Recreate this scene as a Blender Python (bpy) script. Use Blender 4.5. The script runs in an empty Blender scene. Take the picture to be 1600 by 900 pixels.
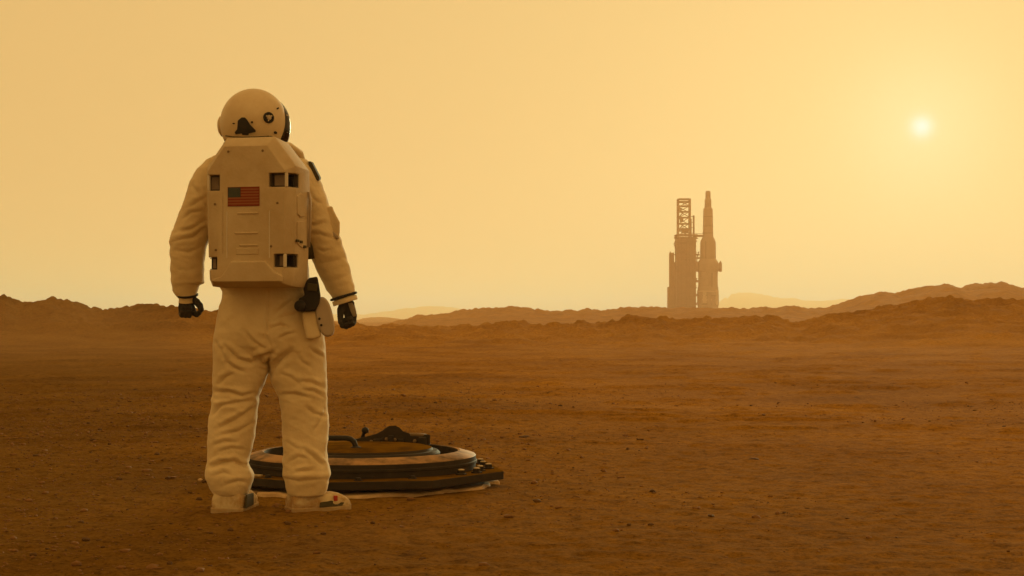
import bpy, bmesh, math, random
import numpy as np
from mathutils import Vector, Matrix

# ------------------------------------------------------------------ camera, sky, sun, exposure
sc = bpy.context.scene
col = sc.collection
R = math.radians
FPX, CX, HY = 2500.0, 800.0, 500.0        # focal length and horizon of the view, in photo pixels
CAMH = 0.9

cam = bpy.data.cameras.new('camera')
cam.sensor_width = 36.0
cam.lens = FPX / 1600 * 36
cam.shift_y = 50 / 1600
cam.clip_start = 0.05
cam.clip_end = 30000
cam_o = bpy.data.objects.new('camera', cam)
cam_o.location = (0, 0, CAMH)
cam_o.rotation_euler = (R(90), 0, 0)
col.objects.link(cam_o)
sc.camera = cam_o

SUN_AZ = math.atan2(1440 - CX, FPX)                     # to the right of +Y
SUN_EL = math.atan2((HY - 198) * math.cos(SUN_AZ), FPX)
SDIR = Vector((math.sin(SUN_AZ) * math.cos(SUN_EL), math.cos(SUN_AZ) * math.cos(SUN_EL), math.sin(SUN_EL)))

world = bpy.data.worlds.new('World')
sc.world = world
world.use_nodes = True
wn, wl = world.node_tree.nodes, world.node_tree.links
wn.clear()


def wmath(op, a, b=None, clamp=False):
    n = wn.new('ShaderNodeMath'); n.operation = op; n.use_clamp = clamp
    for i, v in enumerate((a, b)):
        if v is None: continue
        if isinstance(v, (int, float)): n.inputs[i].default_value = v
        else: wl.new(v, n.inputs[i])
    return n.outputs[0]


def wscale(color, fac):
    n = wn.new('ShaderNodeVectorMath'); n.operation = 'SCALE'
    if isinstance(color, tuple): n.inputs[0].default_value = color
    else: wl.new(color, n.inputs[0])
    if isinstance(fac, (int, float)): n.inputs['Scale'].default_value = fac
    else: wl.new(fac, n.inputs['Scale'])
    return n.outputs[0]


def wadd(a, b, op='ADD'):
    n = wn.new('ShaderNodeVectorMath'); n.operation = op
    for i, v in enumerate((a, b)):
        if isinstance(v, tuple): n.inputs[i].default_value = v
        else: wl.new(v, n.inputs[i])
    return n.outputs[0]


# dust-only atmosphere (no blue air) tinted butterscotch, plus the even glow of dust lit many times over
SKY_STRENGTH = 0.1015
sky = wn.new('ShaderNodeTexSky')
sky.sky_type = 'NISHITA'
sky.sun_disc = False
sky.sun_elevation = SUN_EL
sky.sun_rotation = SUN_AZ
sky.air_density = 0.0
sky.dust_density = 4.0
sky.ozone_density = 0.0
tc = wn.new('ShaderNodeTexCoord')
dt = wn.new('ShaderNodeVectorMath'); dt.operation = 'DOT_PRODUCT'
wl.new(tc.outputs['Generated'], dt.inputs[0]); dt.inputs[1].default_value = SDIR
ang = wmath('ARCCOSINE', wmath('MINIMUM', dt.outputs['Value'], 1.0))
dust = wscale(wadd(sky.outputs[0], (1.0, 0.60, 0.20), 'MULTIPLY'), 0.02)
fall = wmath('EXPONENT', wmath('MULTIPLY', ang, -1.35))
amb = wadd((6.85, 3.6, 0.95), wscale((1.0, 2.1, 1.3), fall))
halo = wscale((1.0, 0.85, 0.42), wmath('MULTIPLY', wmath('EXPONENT', wmath('MULTIPLY', ang, -13.0)), 0.7))
ring_glow = wscale((0.45, 0.75, 0.72), wmath('EXPONENT', wmath('MULTIPLY', wmath('POWER', wmath('MULTIPLY', ang, 1 / 0.042), 2.0), -1.0)))
disc = wscale((3.0, 2.5, 4.2), wmath('EXPONENT', wmath('MULTIPLY', wmath('POWER', wmath('MULTIPLY', ang, 1 / 0.0062), 2.0), -1.0)))
tot = wadd(wadd(wadd(dust, amb), wadd(halo, disc)), ring_glow)
bg = wn.new('ShaderNodeBackground'); bg.inputs['Strength'].default_value = SKY_STRENGTH
out = wn.new('ShaderNodeOutputWorld')
wl.new(tot, bg.inputs['Color']); wl.new(bg.outputs[0], out.inputs['Surface'])

sun = bpy.data.lights.new('sun', 'SUN')
sun.energy = 3.2
sun.angle = R(12)
sun.color = (1.0, 0.72, 0.34)
sun_o = bpy.data.objects.new('sun', sun)
sun_o.rotation_euler = (-SDIR).to_track_quat('-Z', 'Y').to_euler()
sun_o.location = (20, 60, 40)
col.objects.link(sun_o)

vs = sc.view_settings
vs.view_transform = 'Standard'; vs.look = 'None'; vs.exposure = 0.0; vs.gamma = 1.0; vs.use_curve_mapping = False
sc.render.engine = 'CYCLES'
sc.cycles.use_denoising = True
sc.cycles.max_bounces = 8
sc.cycles.diffuse_bounces = 3
sc.cycles.volume_bounces = 2
sc.cycles.sample_clamp_indirect = 4.0

rng = np.random.default_rng(7)
random.seed(7)

# ------------------------------------------------------------------ noise
_perm = np.random.default_rng(3).permutation(256)
_perm = np.concatenate([_perm, _perm, _perm])
_g = np.random.default_rng(5).normal(size=(256, 3)); _g /= np.linalg.norm(_g, axis=1)[:, None]


def noise(x, y, z):
    x, y, z = np.broadcast_arrays(np.asarray(x, float), np.asarray(y, float), np.asarray(z, float))
    xi, yi, zi = np.floor(x).astype(int), np.floor(y).astype(int), np.floor(z).astype(int)
    xf, yf, zf = x - xi, y - yi, z - zi
    fade = lambda t: t * t * t * (t * (t * 6 - 15) + 10)
    u, v, w = fade(xf), fade(yf), fade(zf)
    res = 0
    for i in (0, 1):
        for j in (0, 1):
            for k in (0, 1):
                h = _perm[_perm[_perm[(xi + i) & 255] + ((yi + j) & 255)] + ((zi + k) & 255)]
                g = _g[h]
                d = g[..., 0] * (xf - i) + g[..., 1] * (yf - j) + g[..., 2] * (zf - k)
                res = res + d * (u if i else 1 - u) * (v if j else 1 - v) * (w if k else 1 - w)
    return res * 1.5


def fbm(x, y, z, octv=4, gain=0.5):
    s, a, f = 0, 1.0, 1.0
    for o in range(octv):
        s = s + a * noise(x * f + 17 * o, y * f + 5 * o, z * f + 31 * o)
        a *= gain; f *= 2.03
    return s


def smooth(a, b, x):
    t = np.clip((x - a) / (b - a), 0, 1)
    return t * t * (3 - 2 * t)


# ------------------------------------------------------------------ materials
def mat(name, color, rough=0.8, vary=0.0, vscale=8.0, color2=None, bump=0.0, bscale=60.0, metal=0.0, spec=0.3, detail=4.0, sheen=0.0, stretch=None):
    m = bpy.data.materials.new(name); m.use_nodes = True
    n, l = m.node_tree.nodes, m.node_tree.links
    b = n['Principled BSDF']
    b.inputs['Base Color'].default_value = (*color, 1)
    b.inputs['Roughness'].default_value = rough
    b.inputs['Metallic'].default_value = metal
    b.inputs['Specular IOR Level'].default_value = spec
    if sheen: b.inputs['Sheen Weight'].default_value = sheen
    co = n.new('ShaderNodeTexCoord').outputs['Object']
    if stretch:
        mp = n.new('ShaderNodeMapping'); mp.inputs['Scale'].default_value = stretch
        l.new(co, mp.inputs[0]); co = mp.outputs[0]
    if color2 is not None:
        t = n.new('ShaderNodeTexNoise'); t.inputs['Scale'].default_value = vscale; t.inputs['Detail'].default_value = detail
        t.inputs['Roughness'].default_value = 0.65
        l.new(co, t.inputs['Vector'])
        r = n.new('ShaderNodeValToRGB')
        r.color_ramp.elements[0].position = 0.5 - vary; r.color_ramp.elements[1].position = 0.5 + vary
        r.color_ramp.elements[0].color = (*color, 1); r.color_ramp.elements[1].color = (*color2, 1)
        l.new(t.outputs['Fac'], r.inputs[0]); l.new(r.outputs[0], b.inputs['Base Color'])
    if bump:
        t2 = n.new('ShaderNodeTexNoise'); t2.inputs['Scale'].default_value = bscale; t2.inputs['Detail'].default_value = 5
        l.new(co, t2.inputs['Vector'])
        bp = n.new('ShaderNodeBump'); bp.inputs['Strength'].default_value = 1.0; bp.inputs['Distance'].default_value = bump
        l.new(t2.outputs['Fac'], bp.inputs['Height']); l.new(bp.outputs[0], b.inputs['Normal'])
    return m


M = {}
M['suit'] = mat('suit_fabric', (0.80, 0.67, 0.45), 0.9, 0.22, 4.5, (0.63, 0.49, 0.28), 0.0015, 90, sheen=0.15)
M['pack'] = mat('backpack_shell', (0.60, 0.49, 0.33), 0.8, 0.2, 7, (0.49, 0.37, 0.22), 0.0012, 70)
M['packlight'] = mat('backpack_trim', (0.70, 0.64, 0.54), 0.75, 0.3, 9, (0.60, 0.53, 0.43))
M['recess'] = mat('recess_dark', (0.07, 0.055, 0.045), 0.8, 0.2, 30, (0.10, 0.08, 0.06))
M['recessback'] = mat('recess_panel', (0.26, 0.20, 0.15), 0.8, 0.2, 30, (0.20, 0.15, 0.11))
M['helmet'] = mat('helmet_shell', (0.71, 0.58, 0.39), 0.5, 0.2, 9, (0.59, 0.45, 0.27), 0.0004, 40, spec=0.4)
M['visor'] = mat('visor_glass', (0.03, 0.022, 0.015), 0.12, metal=0.6, spec=0.6)
M['black'] = mat('black_rubber', (0.018, 0.017, 0.017), 0.7, 0.2, 40, (0.028, 0.025, 0.022), 0.0008, 120)
M['glove'] = mat('glove_fabric', (0.022, 0.022, 0.021), 0.85, 0.2, 30, (0.05, 0.045, 0.04), 0.001, 140)
M['gloveback'] = mat('glove_panel', (0.36, 0.31, 0.24), 0.85, 0.2, 30, (0.28, 0.23, 0.17), 0.001, 120)
M['boot'] = mat('boot_upper', (0.64, 0.53, 0.34), 0.9, 0.12, 14, (0.40, 0.24, 0.09), 0.002, 50)
M['sole'] = mat('boot_sole', (0.46, 0.36, 0.22), 0.9, 0.2, 18, (0.36, 0.22, 0.09), 0.002, 60)
M['bootdark'] = mat('boot_strap', (0.075, 0.065, 0.035), 0.85, spec=0.1)
M['red'] = mat('red_tag', (0.42, 0.035, 0.02), 0.6)
M['pouch'] = mat('pouch_shell', (0.50, 0.41, 0.32), 0.6, 0.3, 10, (0.42, 0.34, 0.26))
M['flagred'] = mat('flag_red', (0.22, 0.040, 0.016), 0.9)
M['flagwhite'] = mat('flag_white', (0.30, 0.115, 0.05), 0.9)
M['flagblue'] = mat('flag_blue', (0.05, 0.065, 0.06), 0.9)
M['star'] = mat('flag_star', (0.13, 0.14, 0.12), 0.9)
M['hatchdark'] = mat('hatch_dark_steel', (0.030, 0.025, 0.022), 0.75, 0.2, 12, (0.05, 0.04, 0.03), 0.001, 60, spec=0.12)
M['hatchrim'] = mat('hatch_worn_rim', (0.085, 0.055, 0.03), 0.65, 0.09, 4, (0.40, 0.23, 0.10), 0.001, 40, spec=0.15)
M['ochre'] = mat('hatch_ochre_paint', (0.155, 0.078, 0.006), 0.9, 0.14, 7, (0.075, 0.040, 0.008), 0.001, 50, spec=0.0)
M['bolt'] = mat('bolt_bright', (0.55, 0.42, 0.24), 0.5, 0.15, 30, (0.30, 0.20, 0.09), spec=0.4)
M['boltdull'] = mat('bolt_dull', (0.22, 0.15, 0.08), 0.6, spec=0.2)
M['collar'] = mat('hatch_sand_collar', (0.66, 0.47, 0.26), 0.9, 0.2, 16, (0.46, 0.29, 0.14), 0.004, 50)
M['stone'] = mat('stone_brown', (0.17, 0.085, 0.028), 0.95, 0.2, 30, (0.25, 0.125, 0.04), 0.003, 60)
M['stonedark'] = mat('stone_dark', (0.075, 0.040, 0.012), 0.95, 0.2, 40, (0.12, 0.062, 0.018), 0.003, 60)
M['rocket'] = mat('rocket_skin', (0.26, 0.20, 0.15), 0.7, 0.25, 0.25, (0.18, 0.14, 0.10))
M['rocketdark'] = mat('rocket_dark_band', (0.10, 0.08, 0.06), 0.7)
M['rocketlight'] = mat('rocket_pale_panel', (0.44, 0.36, 0.27), 0.7)
M['steel'] = mat('gantry_steel', (0.15, 0.11, 0.08), 0.8, 0.2, 0.5, (0.10, 0.075, 0.055))
M['cladding'] = mat('gantry_cladding', (0.19, 0.14, 0.10), 0.85, 0.25, 0.3, (0.13, 0.10, 0.07))


def ground_mat():
    m = bpy.data.materials.new('martian_soil'); m.use_nodes = True
    n, l = m.node_tree.nodes, m.node_tree.links
    b = n['Principled BSDF']
    b.inputs['Roughness'].default_value = 1.0; b.inputs['Specular IOR Level'].default_value = 0.013
    co = n.new('ShaderNodeTexCoord').outputs['Object']

    def nz(scale, detail, rough=0.6):
        t = n.new('ShaderNodeTexNoise'); t.inputs['Scale'].default_value = scale; t.inputs['Detail'].default_value = detail
        t.inputs['Roughness'].default_value = rough
        l.new(co, t.inputs['Vector']); return t.outputs['Fac']

    def ramp(f, stops):
        r = n.new('ShaderNodeValToRGB'); e = r.color_ramp.elements
        e[0].position, e[0].color = stops[0][0], (*stops[0][1], 1)
        e[1].position, e[1].color = stops[-1][0], (*stops[-1][1], 1)
        for p, c in stops[1:-1]:
            x = e.new(p); x.color = (*c, 1)
        l.new(f, r.inputs[0]); return r.outputs[0]

    def mix(f, a, b_, mode='MIX'):
        x = n.new('ShaderNodeMix'); x.data_type = 'RGBA'; x.blend_type = mode
        if isinstance(f, float): x.inputs[0].default_value = f
        else: l.new(f, x.inputs[0])
        l.new(a, x.inputs[6]); l.new(b_, x.inputs[7]); return x.outputs[2]
    c1 = ramp(nz(0.35, 6), [(0.34, (0.315, 0.155, 0.022)), (0.5, (0.40, 0.201, 0.028)), (0.66, (0.47, 0.242, 0.036))])
    c2 = ramp(nz(9.0, 8, 0.7), [(0.30, (0.42, 0.40, 0.38)), (0.47, (0.85, 0.84, 0.82)), (0.62, (1, 1, 1)), (0.75, (1.25, 1.22, 1.18))])
    c3 = ramp(nz(45.0, 5, 0.7), [(0.33, (0.5, 0.48, 0.46)), (0.48, (0.95, 0.95, 0.95)), (0.70, (1.2, 1.18, 1.15))])
    c = mix(1.0, mix(1.0, c1, c2, 'MULTIPLY'), c3, 'MULTIPLY')
    # darker gravelly soil left, paler sand beyond; foreground shade also painted into the colour
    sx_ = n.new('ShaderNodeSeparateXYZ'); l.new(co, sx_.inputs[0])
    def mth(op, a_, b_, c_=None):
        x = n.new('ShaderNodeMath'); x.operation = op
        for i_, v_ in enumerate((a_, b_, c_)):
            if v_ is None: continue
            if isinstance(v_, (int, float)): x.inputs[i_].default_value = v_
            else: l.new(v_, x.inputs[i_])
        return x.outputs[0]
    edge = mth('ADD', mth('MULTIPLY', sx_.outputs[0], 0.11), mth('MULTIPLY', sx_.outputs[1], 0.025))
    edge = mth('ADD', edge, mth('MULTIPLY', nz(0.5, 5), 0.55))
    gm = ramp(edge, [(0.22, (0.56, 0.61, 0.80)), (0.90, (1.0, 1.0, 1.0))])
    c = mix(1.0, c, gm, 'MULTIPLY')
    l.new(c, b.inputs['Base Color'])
    bp = n.new('ShaderNodeBump'); bp.inputs['Strength'].default_value = 1.0; bp.inputs['Distance'].default_value = 0.011
    l.new(nz(14.0, 8, 0.7), bp.inputs['Height'])
    bp2 = n.new('ShaderNodeBump'); bp2.inputs['Strength'].default_value = 1.0; bp2.inputs['Distance'].default_value = 0.01
    l.new(nz(70.0, 4, 0.7), bp2.inputs['Height']); l.new(bp.outputs[0], bp2.inputs['Normal'])
    l.new(bp2.outputs[0], b.inputs['Normal'])
    df = n.new('ShaderNodeBsdfDiffuse'); df.inputs['Roughness'].default_value = 1.0
    l.new(c, df.inputs['Color']); l.new(bp2.outputs[0], df.inputs['Normal'])
    mx = n.new('ShaderNodeMixShader'); mx.inputs[0].default_value = 0.45
    l.new(df.outputs[0], mx.inputs[1]); l.new(b.outputs[0], mx.inputs[2])
    l.new(mx.outputs[0], n['Material Output'].inputs['Surface'])
    return m


M['ground'] = ground_mat()


# ------------------------------------------------------------------ mesh helpers
def link_mesh(name, me, material, parent=None, smooth_shade=False, bevel=0.0, seg=2):
    o = bpy.data.objects.new(name, me); col.objects.link(o)
    mats = material if isinstance(material, (list, tuple)) else [material]
    if not me.materials:
        for m in mats: me.materials.append(M[m] if isinstance(m, str) else m)
    if smooth_shade: me.polygons.foreach_set('use_smooth', [True] * len(me.polygons))
    if parent is not None: o.parent = parent
    if bevel:
        b = o.modifiers.new('bevel', 'BEVEL'); b.width = bevel; b.segments = seg; b.limit_method = 'ANGLE'; b.angle_limit = R(35)
        b.harden_normals = False
    return o


class MB:
    def __init__(s): s.v, s.f, s.mi = [], [], []

    def add(s, v, f, mi=0):
        o = len(s.v); s.v += [tuple(p) for p in v]; s.f += [tuple(i + o for i in q) for q in f]; s.mi += [mi] * len(f); return s

    def box(s, c, size, rot=None, mi=0):
        hx, hy, hz = [q / 2 for q in size]
        v = [Vector((x, y, z)) for x in (-hx, hx) for y in (-hy, hy) for z in (-hz, hz)]
        if rot is not None: v = [rot @ p for p in v]
        v = [p + Vector(c) for p in v]
        return s.add(v, [(0, 1, 3, 2), (4, 6, 7, 5), (0, 4, 5, 1), (2, 3, 7, 6), (0, 2, 6, 4), (1, 5, 7, 3)], mi)

    def tube(s, pts, rad, n=8, mi=0):
        pts = [Vector(p) for p in pts]
        if not isinstance(rad, (list, tuple)): rad = [rad] * len(pts)
        v, f = [], []
        ref = Vector((0, 0, 1)) if abs((pts[-1] - pts[0]).normalized().z) < 0.9 else Vector((0, 1, 0))
        for i, p in enumerate(pts):
            t = (pts[min(i + 1, len(pts) - 1)] - pts[max(i - 1, 0)]).normalized()
            a = ref - t * ref.dot(t); a.normalize(); b = t.cross(a)
            for k in range(n):
                q = 2 * math.pi * k / n
                v.append(p + (a * math.cos(q) + b * math.sin(q)) * rad[i])
        for i in range(len(pts) - 1):
            for k in range(n):
                k2 = (k + 1) % n
                f.append((i * n + k, i * n + k2, (i + 1) * n + k2, (i + 1) * n + k))
        f.append(tuple(range(n - 1, -1, -1))); f.append(tuple((len(pts) - 1) * n + k for k in range(n)))
        return s.add(v, f, mi)

    def lathe(s, prof, c=(0, 0, 0), n=64, mi=0, closed=False, sx=1, sy=1, phase=0.0):
        v, f = [], []
        for r, z in prof:
            for k in range(n):
                q = 2 * math.pi * k / n + phase
                v.append((c[0] + r * sx * math.cos(q), c[1] + r * sy * math.sin(q), c[2] + z))
        m = len(prof)
        for i in range(m if closed else m - 1):
            j = (i + 1) % m
            for k in range(n):
                k2 = (k + 1) % n
                f.append((i * n + k, i * n + k2, j * n + k2, j * n + k))
        if not closed:
            f.append(tuple(range(n - 1, -1, -1))); f.append(tuple((m - 1) * n + k for k in range(n)))
        return s.add(v, f, mi)

    def prism(s, a, b, mi=0):            # two polygons with equally many points
        n = len(a)
        f = [tuple(range(n)), tuple(range(2 * n - 1, n - 1, -1))]
        f += [(k, n + k, n + (k + 1) % n, (k + 1) % n) for k in range(n)]
        return s.add(list(a) + list(b), f, mi)

    def build(s, name, material, parent=None, smooth_shade=False, bevel=0.0, seg=2):
        me = bpy.data.meshes.new(name); me.from_pydata(s.v, [], s.f)
        me.polygons.foreach_set('material_index', s.mi)
        bm = bmesh.new(); bm.from_mesh(me); bmesh.ops.recalc_face_normals(bm, faces=bm.faces); bm.to_mesh(me); bm.free()
        return link_mesh(name, me, material, parent, smooth_shade, bevel, seg)


def auto_smooth(o, deg=35):
    me = o.data
    me.polygons.foreach_set('use_smooth', [True] * len(me.polygons))
    bm = bmesh.new(); bm.from_mesh(me)
    for e in bm.edges: e.smooth = not (len(e.link_faces) == 2 and e.calc_face_angle(0) > R(deg))
    bm.to_mesh(me); bm.free()
    return o


def empty(name, loc, label=None, cat=None, group=None, rz=0):
    o = bpy.data.objects.new(name, None); col.objects.link(o)
    o.location = loc; o.rotation_euler = (0, 0, rz); o.empty_display_size = 0.2
    tag(o, label, cat, group); return o


def tag(o, label=None, cat=None, group=None, kind=None):
    if label: o['label'] = label
    if cat: o['category'] = cat
    if group: o['group'] = group
    if kind: o['kind'] = kind
    return o


def evaluated(o):
    dg = bpy.context.evaluated_depsgraph_get(); dg.update()
    me = bpy.data.meshes.new_from_object(o.evaluated_get(dg), preserve_all_data_layers=True, depsgraph=dg)
    return me


def remesh(mb, voxel, smooth_it=3, fac=0.5):
    """one continuous surface from overlapping closed shapes"""
    o = mb.build('tmp', 'suit')
    r = o.modifiers.new('r', 'REMESH'); r.mode = 'VOXEL'; r.voxel_size = voxel
    s = o.modifiers.new('s', 'SMOOTH'); s.iterations = smooth_it; s.factor = fac
    me = evaluated(o)
    old = o.data; bpy.data.objects.remove(o); bpy.data.meshes.remove(old)
    me.materials.clear()
    return me


def get_vn(me):
    n = len(me.vertices)
    v = np.empty(n * 3); me.vertices.foreach_get('co', v)
    q = np.empty(n * 3, dtype=np.float32); me.vertex_normals.foreach_get('vector', q)
    return v.reshape(-1, 3), q.reshape(-1, 3).astype(float)


# ------------------------------------------------------------------ terrain
def prof(px, pts):
    p = np.array(pts, float)
    return np.interp(px, p[:, 0], p[:, 1])


RIDGE_NEAR = [(-1500, 480), (-400, 470), (-20, 472), (0, 473), (18, 475), (38, 485), (60, 482), (84, 476), (108, 478), (130, 483), (152, 490), (180, 491), (210, 488), (245, 487), (290, 492), (330, 494), (370, 500), (420, 510), (480, 519), (560, 517), (620, 520), (700, 521), (780, 516), (815, 513), (840, 519),
              (880, 514), (910, 513), (945, 517), (985, 511), (1010, 507), (1035, 507), (1060, 511), (1110, 506), (1150, 505), (1200, 504), (1225, 508),
              (1240, 513), (1268, 513), (1298, 503), (1320, 501), (1345, 500), (1380, 491), (1420, 483), (1460, 477), (1500, 474), (1545, 478), (1600, 483), (1800, 480), (2400, 490), (3200, 500)]
RIDGE_FAR = [(-1500, 490), (-400, 485), (0, 488), (60, 490), (130, 494), (220, 495), (300, 493), (330, 490),
             (420, 500), (520, 506), (560, 516), (600, 516), (625, 506), (650, 498), (700, 493), (745, 487), (775, 485), (800, 483), (830, 486), (860, 490), (905, 491), (922, 488), (945, 489), (990, 485),
             (1030, 484), (1075, 485), (1125, 486), (1180, 488), (1205, 486), (1238, 483), (1262, 487), (1290, 486), (1325, 476), (1345, 468), (1372, 460), (1400, 463), (1425, 457), (1455, 452),
             (1480, 448), (1496, 453), (1515, 455), (1535, 449), (1562, 446), (1580, 451), (1600, 455), (1800, 448), (2400, 470), (3200, 480)]
HUMP = [(-1500, 503), (520, 503), (555, 503), (570, 497), (590, 495), (605, 496), (618, 499), (640, 503), (3200, 503)]
HILLS = [(-1500, 485), (-400, 482), (0, 486), (300, 490), (560, 492), (585, 489), (610, 486), (640, 481), (668, 478), (700, 480), (740, 487), (800, 492), (1000, 490), (1095, 484), (1130, 470), (1150, 460), (1168, 456), (1190, 460),
         (1215, 465), (1250, 469), (1290, 470), (1330, 467), (1380, 462), (1600, 465), (2400, 480), (3200, 488)]


def height(x, y):
    r = np.hypot(x, y)
    yy = np.maximum(y, r * 0.45)
    px = CX + FPX * np.clip(x / yy, -0.9, 0.9)
    d = yy
    px = px + np.clip(d / 60 - 0.5, 0, 1) * 22 * fbm(x * 0.03, y * 0.03, 12.3, 3)
    h = np.zeros_like(r)
    # low undulation and clods
    flat = smooth(0.9, 2.2, np.hypot(x + 1.1, y - 7.6)) * smooth(1.0, 2.2, np.hypot(x + 0.83, y - 8.8))
    h += 0.055 * fbm(x * 0.16, y * 0.16, 3.1, 3) * (0.25 + 0.75 * smooth(8, 25, r)) * flat
    cl = fbm(x * 1.1, y * 1.1, 7.7, 4, 0.55)
    h += 0.017 * cl * (0.25 + 0.75 * flat) * (0.5 + 0.5 * smooth(1.5, -2.0, x))
    sl = fbm(x * 0.7, y * 1.5, 1.7, 3)
    h += (0.034 * smooth(0.10, 0.55, sl) * smooth(9, 16, r)) * flat
    h += 0.010 * noise(x * 9, y * 9, 2.0) * smooth(60, 25, r)
    rough = fbm(x * 0.5, y * 0.5, 5.5, 4, 0.6)
    # soil pressed up round the boots
    h += 0.016 * np.exp(-((np.hypot(x + 1.32, y - 7.52)) / 0.22) ** 4) + 0.014 * np.exp(-((np.hypot(x + 0.93, y - 7.54)) / 0.24) ** 4)
    grit = np.clip(0.16 + 0.84 * smooth(1.5, -2.0, x) + 0.4 * noise(x * 0.5, y * 0.5, 8.0), 0.1, 1.2)
    h += (0.0075 * fbm(x * 17, y * 17, 6.6, 2) + 0.012 * np.minimum(fbm(x * 5, y * 5, 2.6, 3) + 0.1, 0)) * grit * smooth(40, 14, r) * (0.3 + 0.7 * flat)
    # near rocky bank
    zc = CAMH + (HY - prof(px, RIDGE_NEAR)) / FPX * 76
    foot = 6 * noise(x * 0.06, y * 0.06, 4.0)
    w = smooth(48 + foot, 75 + 0.3 * foot, d) * (1 - smooth(80, 130, d))
    h += w * np.maximum(zc, 0.12)
    bank = smooth(46 + foot, 72, d) * (1 - smooth(88, 130, d))
    gul = 0.45 - np.abs(fbm(x * 0.14 + 0.4 * noise(x * 0.1, y * 0.1, 1), y * 0.07, 21.0, 4, 0.55))
    h += bank * (0.33 * rough + 0.32 * gul + 0.20 * (0.45 - np.abs(fbm(x * 1.1, y * 0.8, 14.2, 3, 0.6))))
    # far ridge
    zc = CAMH + (HY - prof(px, RIDGE_FAR)) / FPX * 400
    w = smooth(215, 398, d) * (1 - 0.95 * smooth(405, 620, d))
    h += w * (zc + 0.95 * fbm(x * 0.12, y * 0.12, 4.4, 5, 0.62) + 0.25)
    zc = CAMH + (HY - prof(px, HUMP)) / FPX * 1000
    h += np.maximum(zc, 0) * smooth(760, 1000, d) * (1 - smooth(1010, 1300, d))
    zc = CAMH + (HY - prof(px, HILLS)) / FPX * 4400
    h += np.maximum(zc + 2.5 * fbm(x * 0.012, y * 0.012, 4.4, 4), 0) * smooth(3300, 4400, d) * (1 - 0.7 * smooth(4450, 6300, d))
    return h


ths = np.concatenate([np.linspace(-180, -60, 30, endpoint=False), np.linspace(-60, -24, 60, endpoint=False), np.linspace(-24, 24, 720, endpoint=False),
                      np.linspace(24, 60, 60, endpoint=False), np.linspace(60, 180, 30, endpoint=False)]) * math.pi / 180
rs = np.concatenate([np.geomspace(0.4, 4, 20, endpoint=False), np.geomspace(4, 16, 330, endpoint=False), np.geomspace(16, 84, 250, endpoint=False), np.geomspace(84, 420, 130, endpoint=False), np.geomspace(420, 6500, 84)])
T, RR = np.meshgrid(ths, rs)
X, Y = RR * np.sin(T), RR * np.cos(T)
Z = height(X, Y)
nr, nt = X.shape
verts = np.stack([X, Y, Z], -1).reshape(-1, 3)
idx = np.arange(nr * nt).reshape(nr, nt)
a = idx[:-1]; b = np.roll(idx, -1, 1)[:-1]; c = np.roll(idx, -1, 1)[1:]; dd = idx[1:]
quads = np.stack([a, b, c, dd], -1).reshape(-1, 4)
me = bpy.data.meshes.new('ground')
nv = len(verts)
verts = np.vstack([verts, [0, 0, 0]])
nq = len(quads)
tris = np.stack([np.full(nt, nv), np.roll(idx[0], -1), idx[0]], -1)
me.vertices.add(nv + 1); me.vertices.foreach_set('co', verts.ravel())
me.loops.add(nq * 4 + nt * 3); me.loops.foreach_set('vertex_index', np.concatenate([quads[:, ::-1].ravel(), tris[:, ::-1].ravel()]))
me.polygons.add(nq + nt)
me.polygons.foreach_set('loop_start', np.concatenate([np.arange(nq) * 4, nq * 4 + np.arange(nt) * 3]))
me.polygons.foreach_set('use_smooth', np.ones(nq + nt, bool))
me.update(calc_edges=True); me.validate()
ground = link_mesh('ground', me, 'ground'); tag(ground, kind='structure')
if me.polygons[0].normal.z < 0: me.flip_normals()


def gz(x, y): return float(height(np.array([x]), np.array([y]))[0])


def at(px, py_):      # point of the flat ground under a photo pixel
    d = CAMH * FPX / (py_ - HY)
    x = (px - CX) / FPX * d
    return x, d


# haze: one even, closed box of air round everything
hz = MB().box((0, 0, 44.0), (13400, 13400, 92)).build('haze', 'ground'); tag(hz, kind='stuff')
hm = bpy.data.materials.new('dusty_air'); hm.use_nodes = True
hn, hl = hm.node_tree.nodes, hm.node_tree.links
hn.clear()
pv = hn.new('ShaderNodeVolumePrincipled')
pv.inputs['Color'].default_value = (1.0, 0.57, 0.30, 1)          # dust scatters red most: near haze is orange, deep haze pale
pv.inputs['Absorption Color'].default_value = (1, 1, 1, 1)
pv.inputs['Density'].default_value = 0.00080
pv.inputs['Anisotropy'].default_value = 0.32
ho = hn.new('ShaderNodeOutputMaterial'); hl.new(pv.outputs[0], ho.inputs['Volume'])
hz.data.materials.clear(); hz.data.materials.append(hm)

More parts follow.
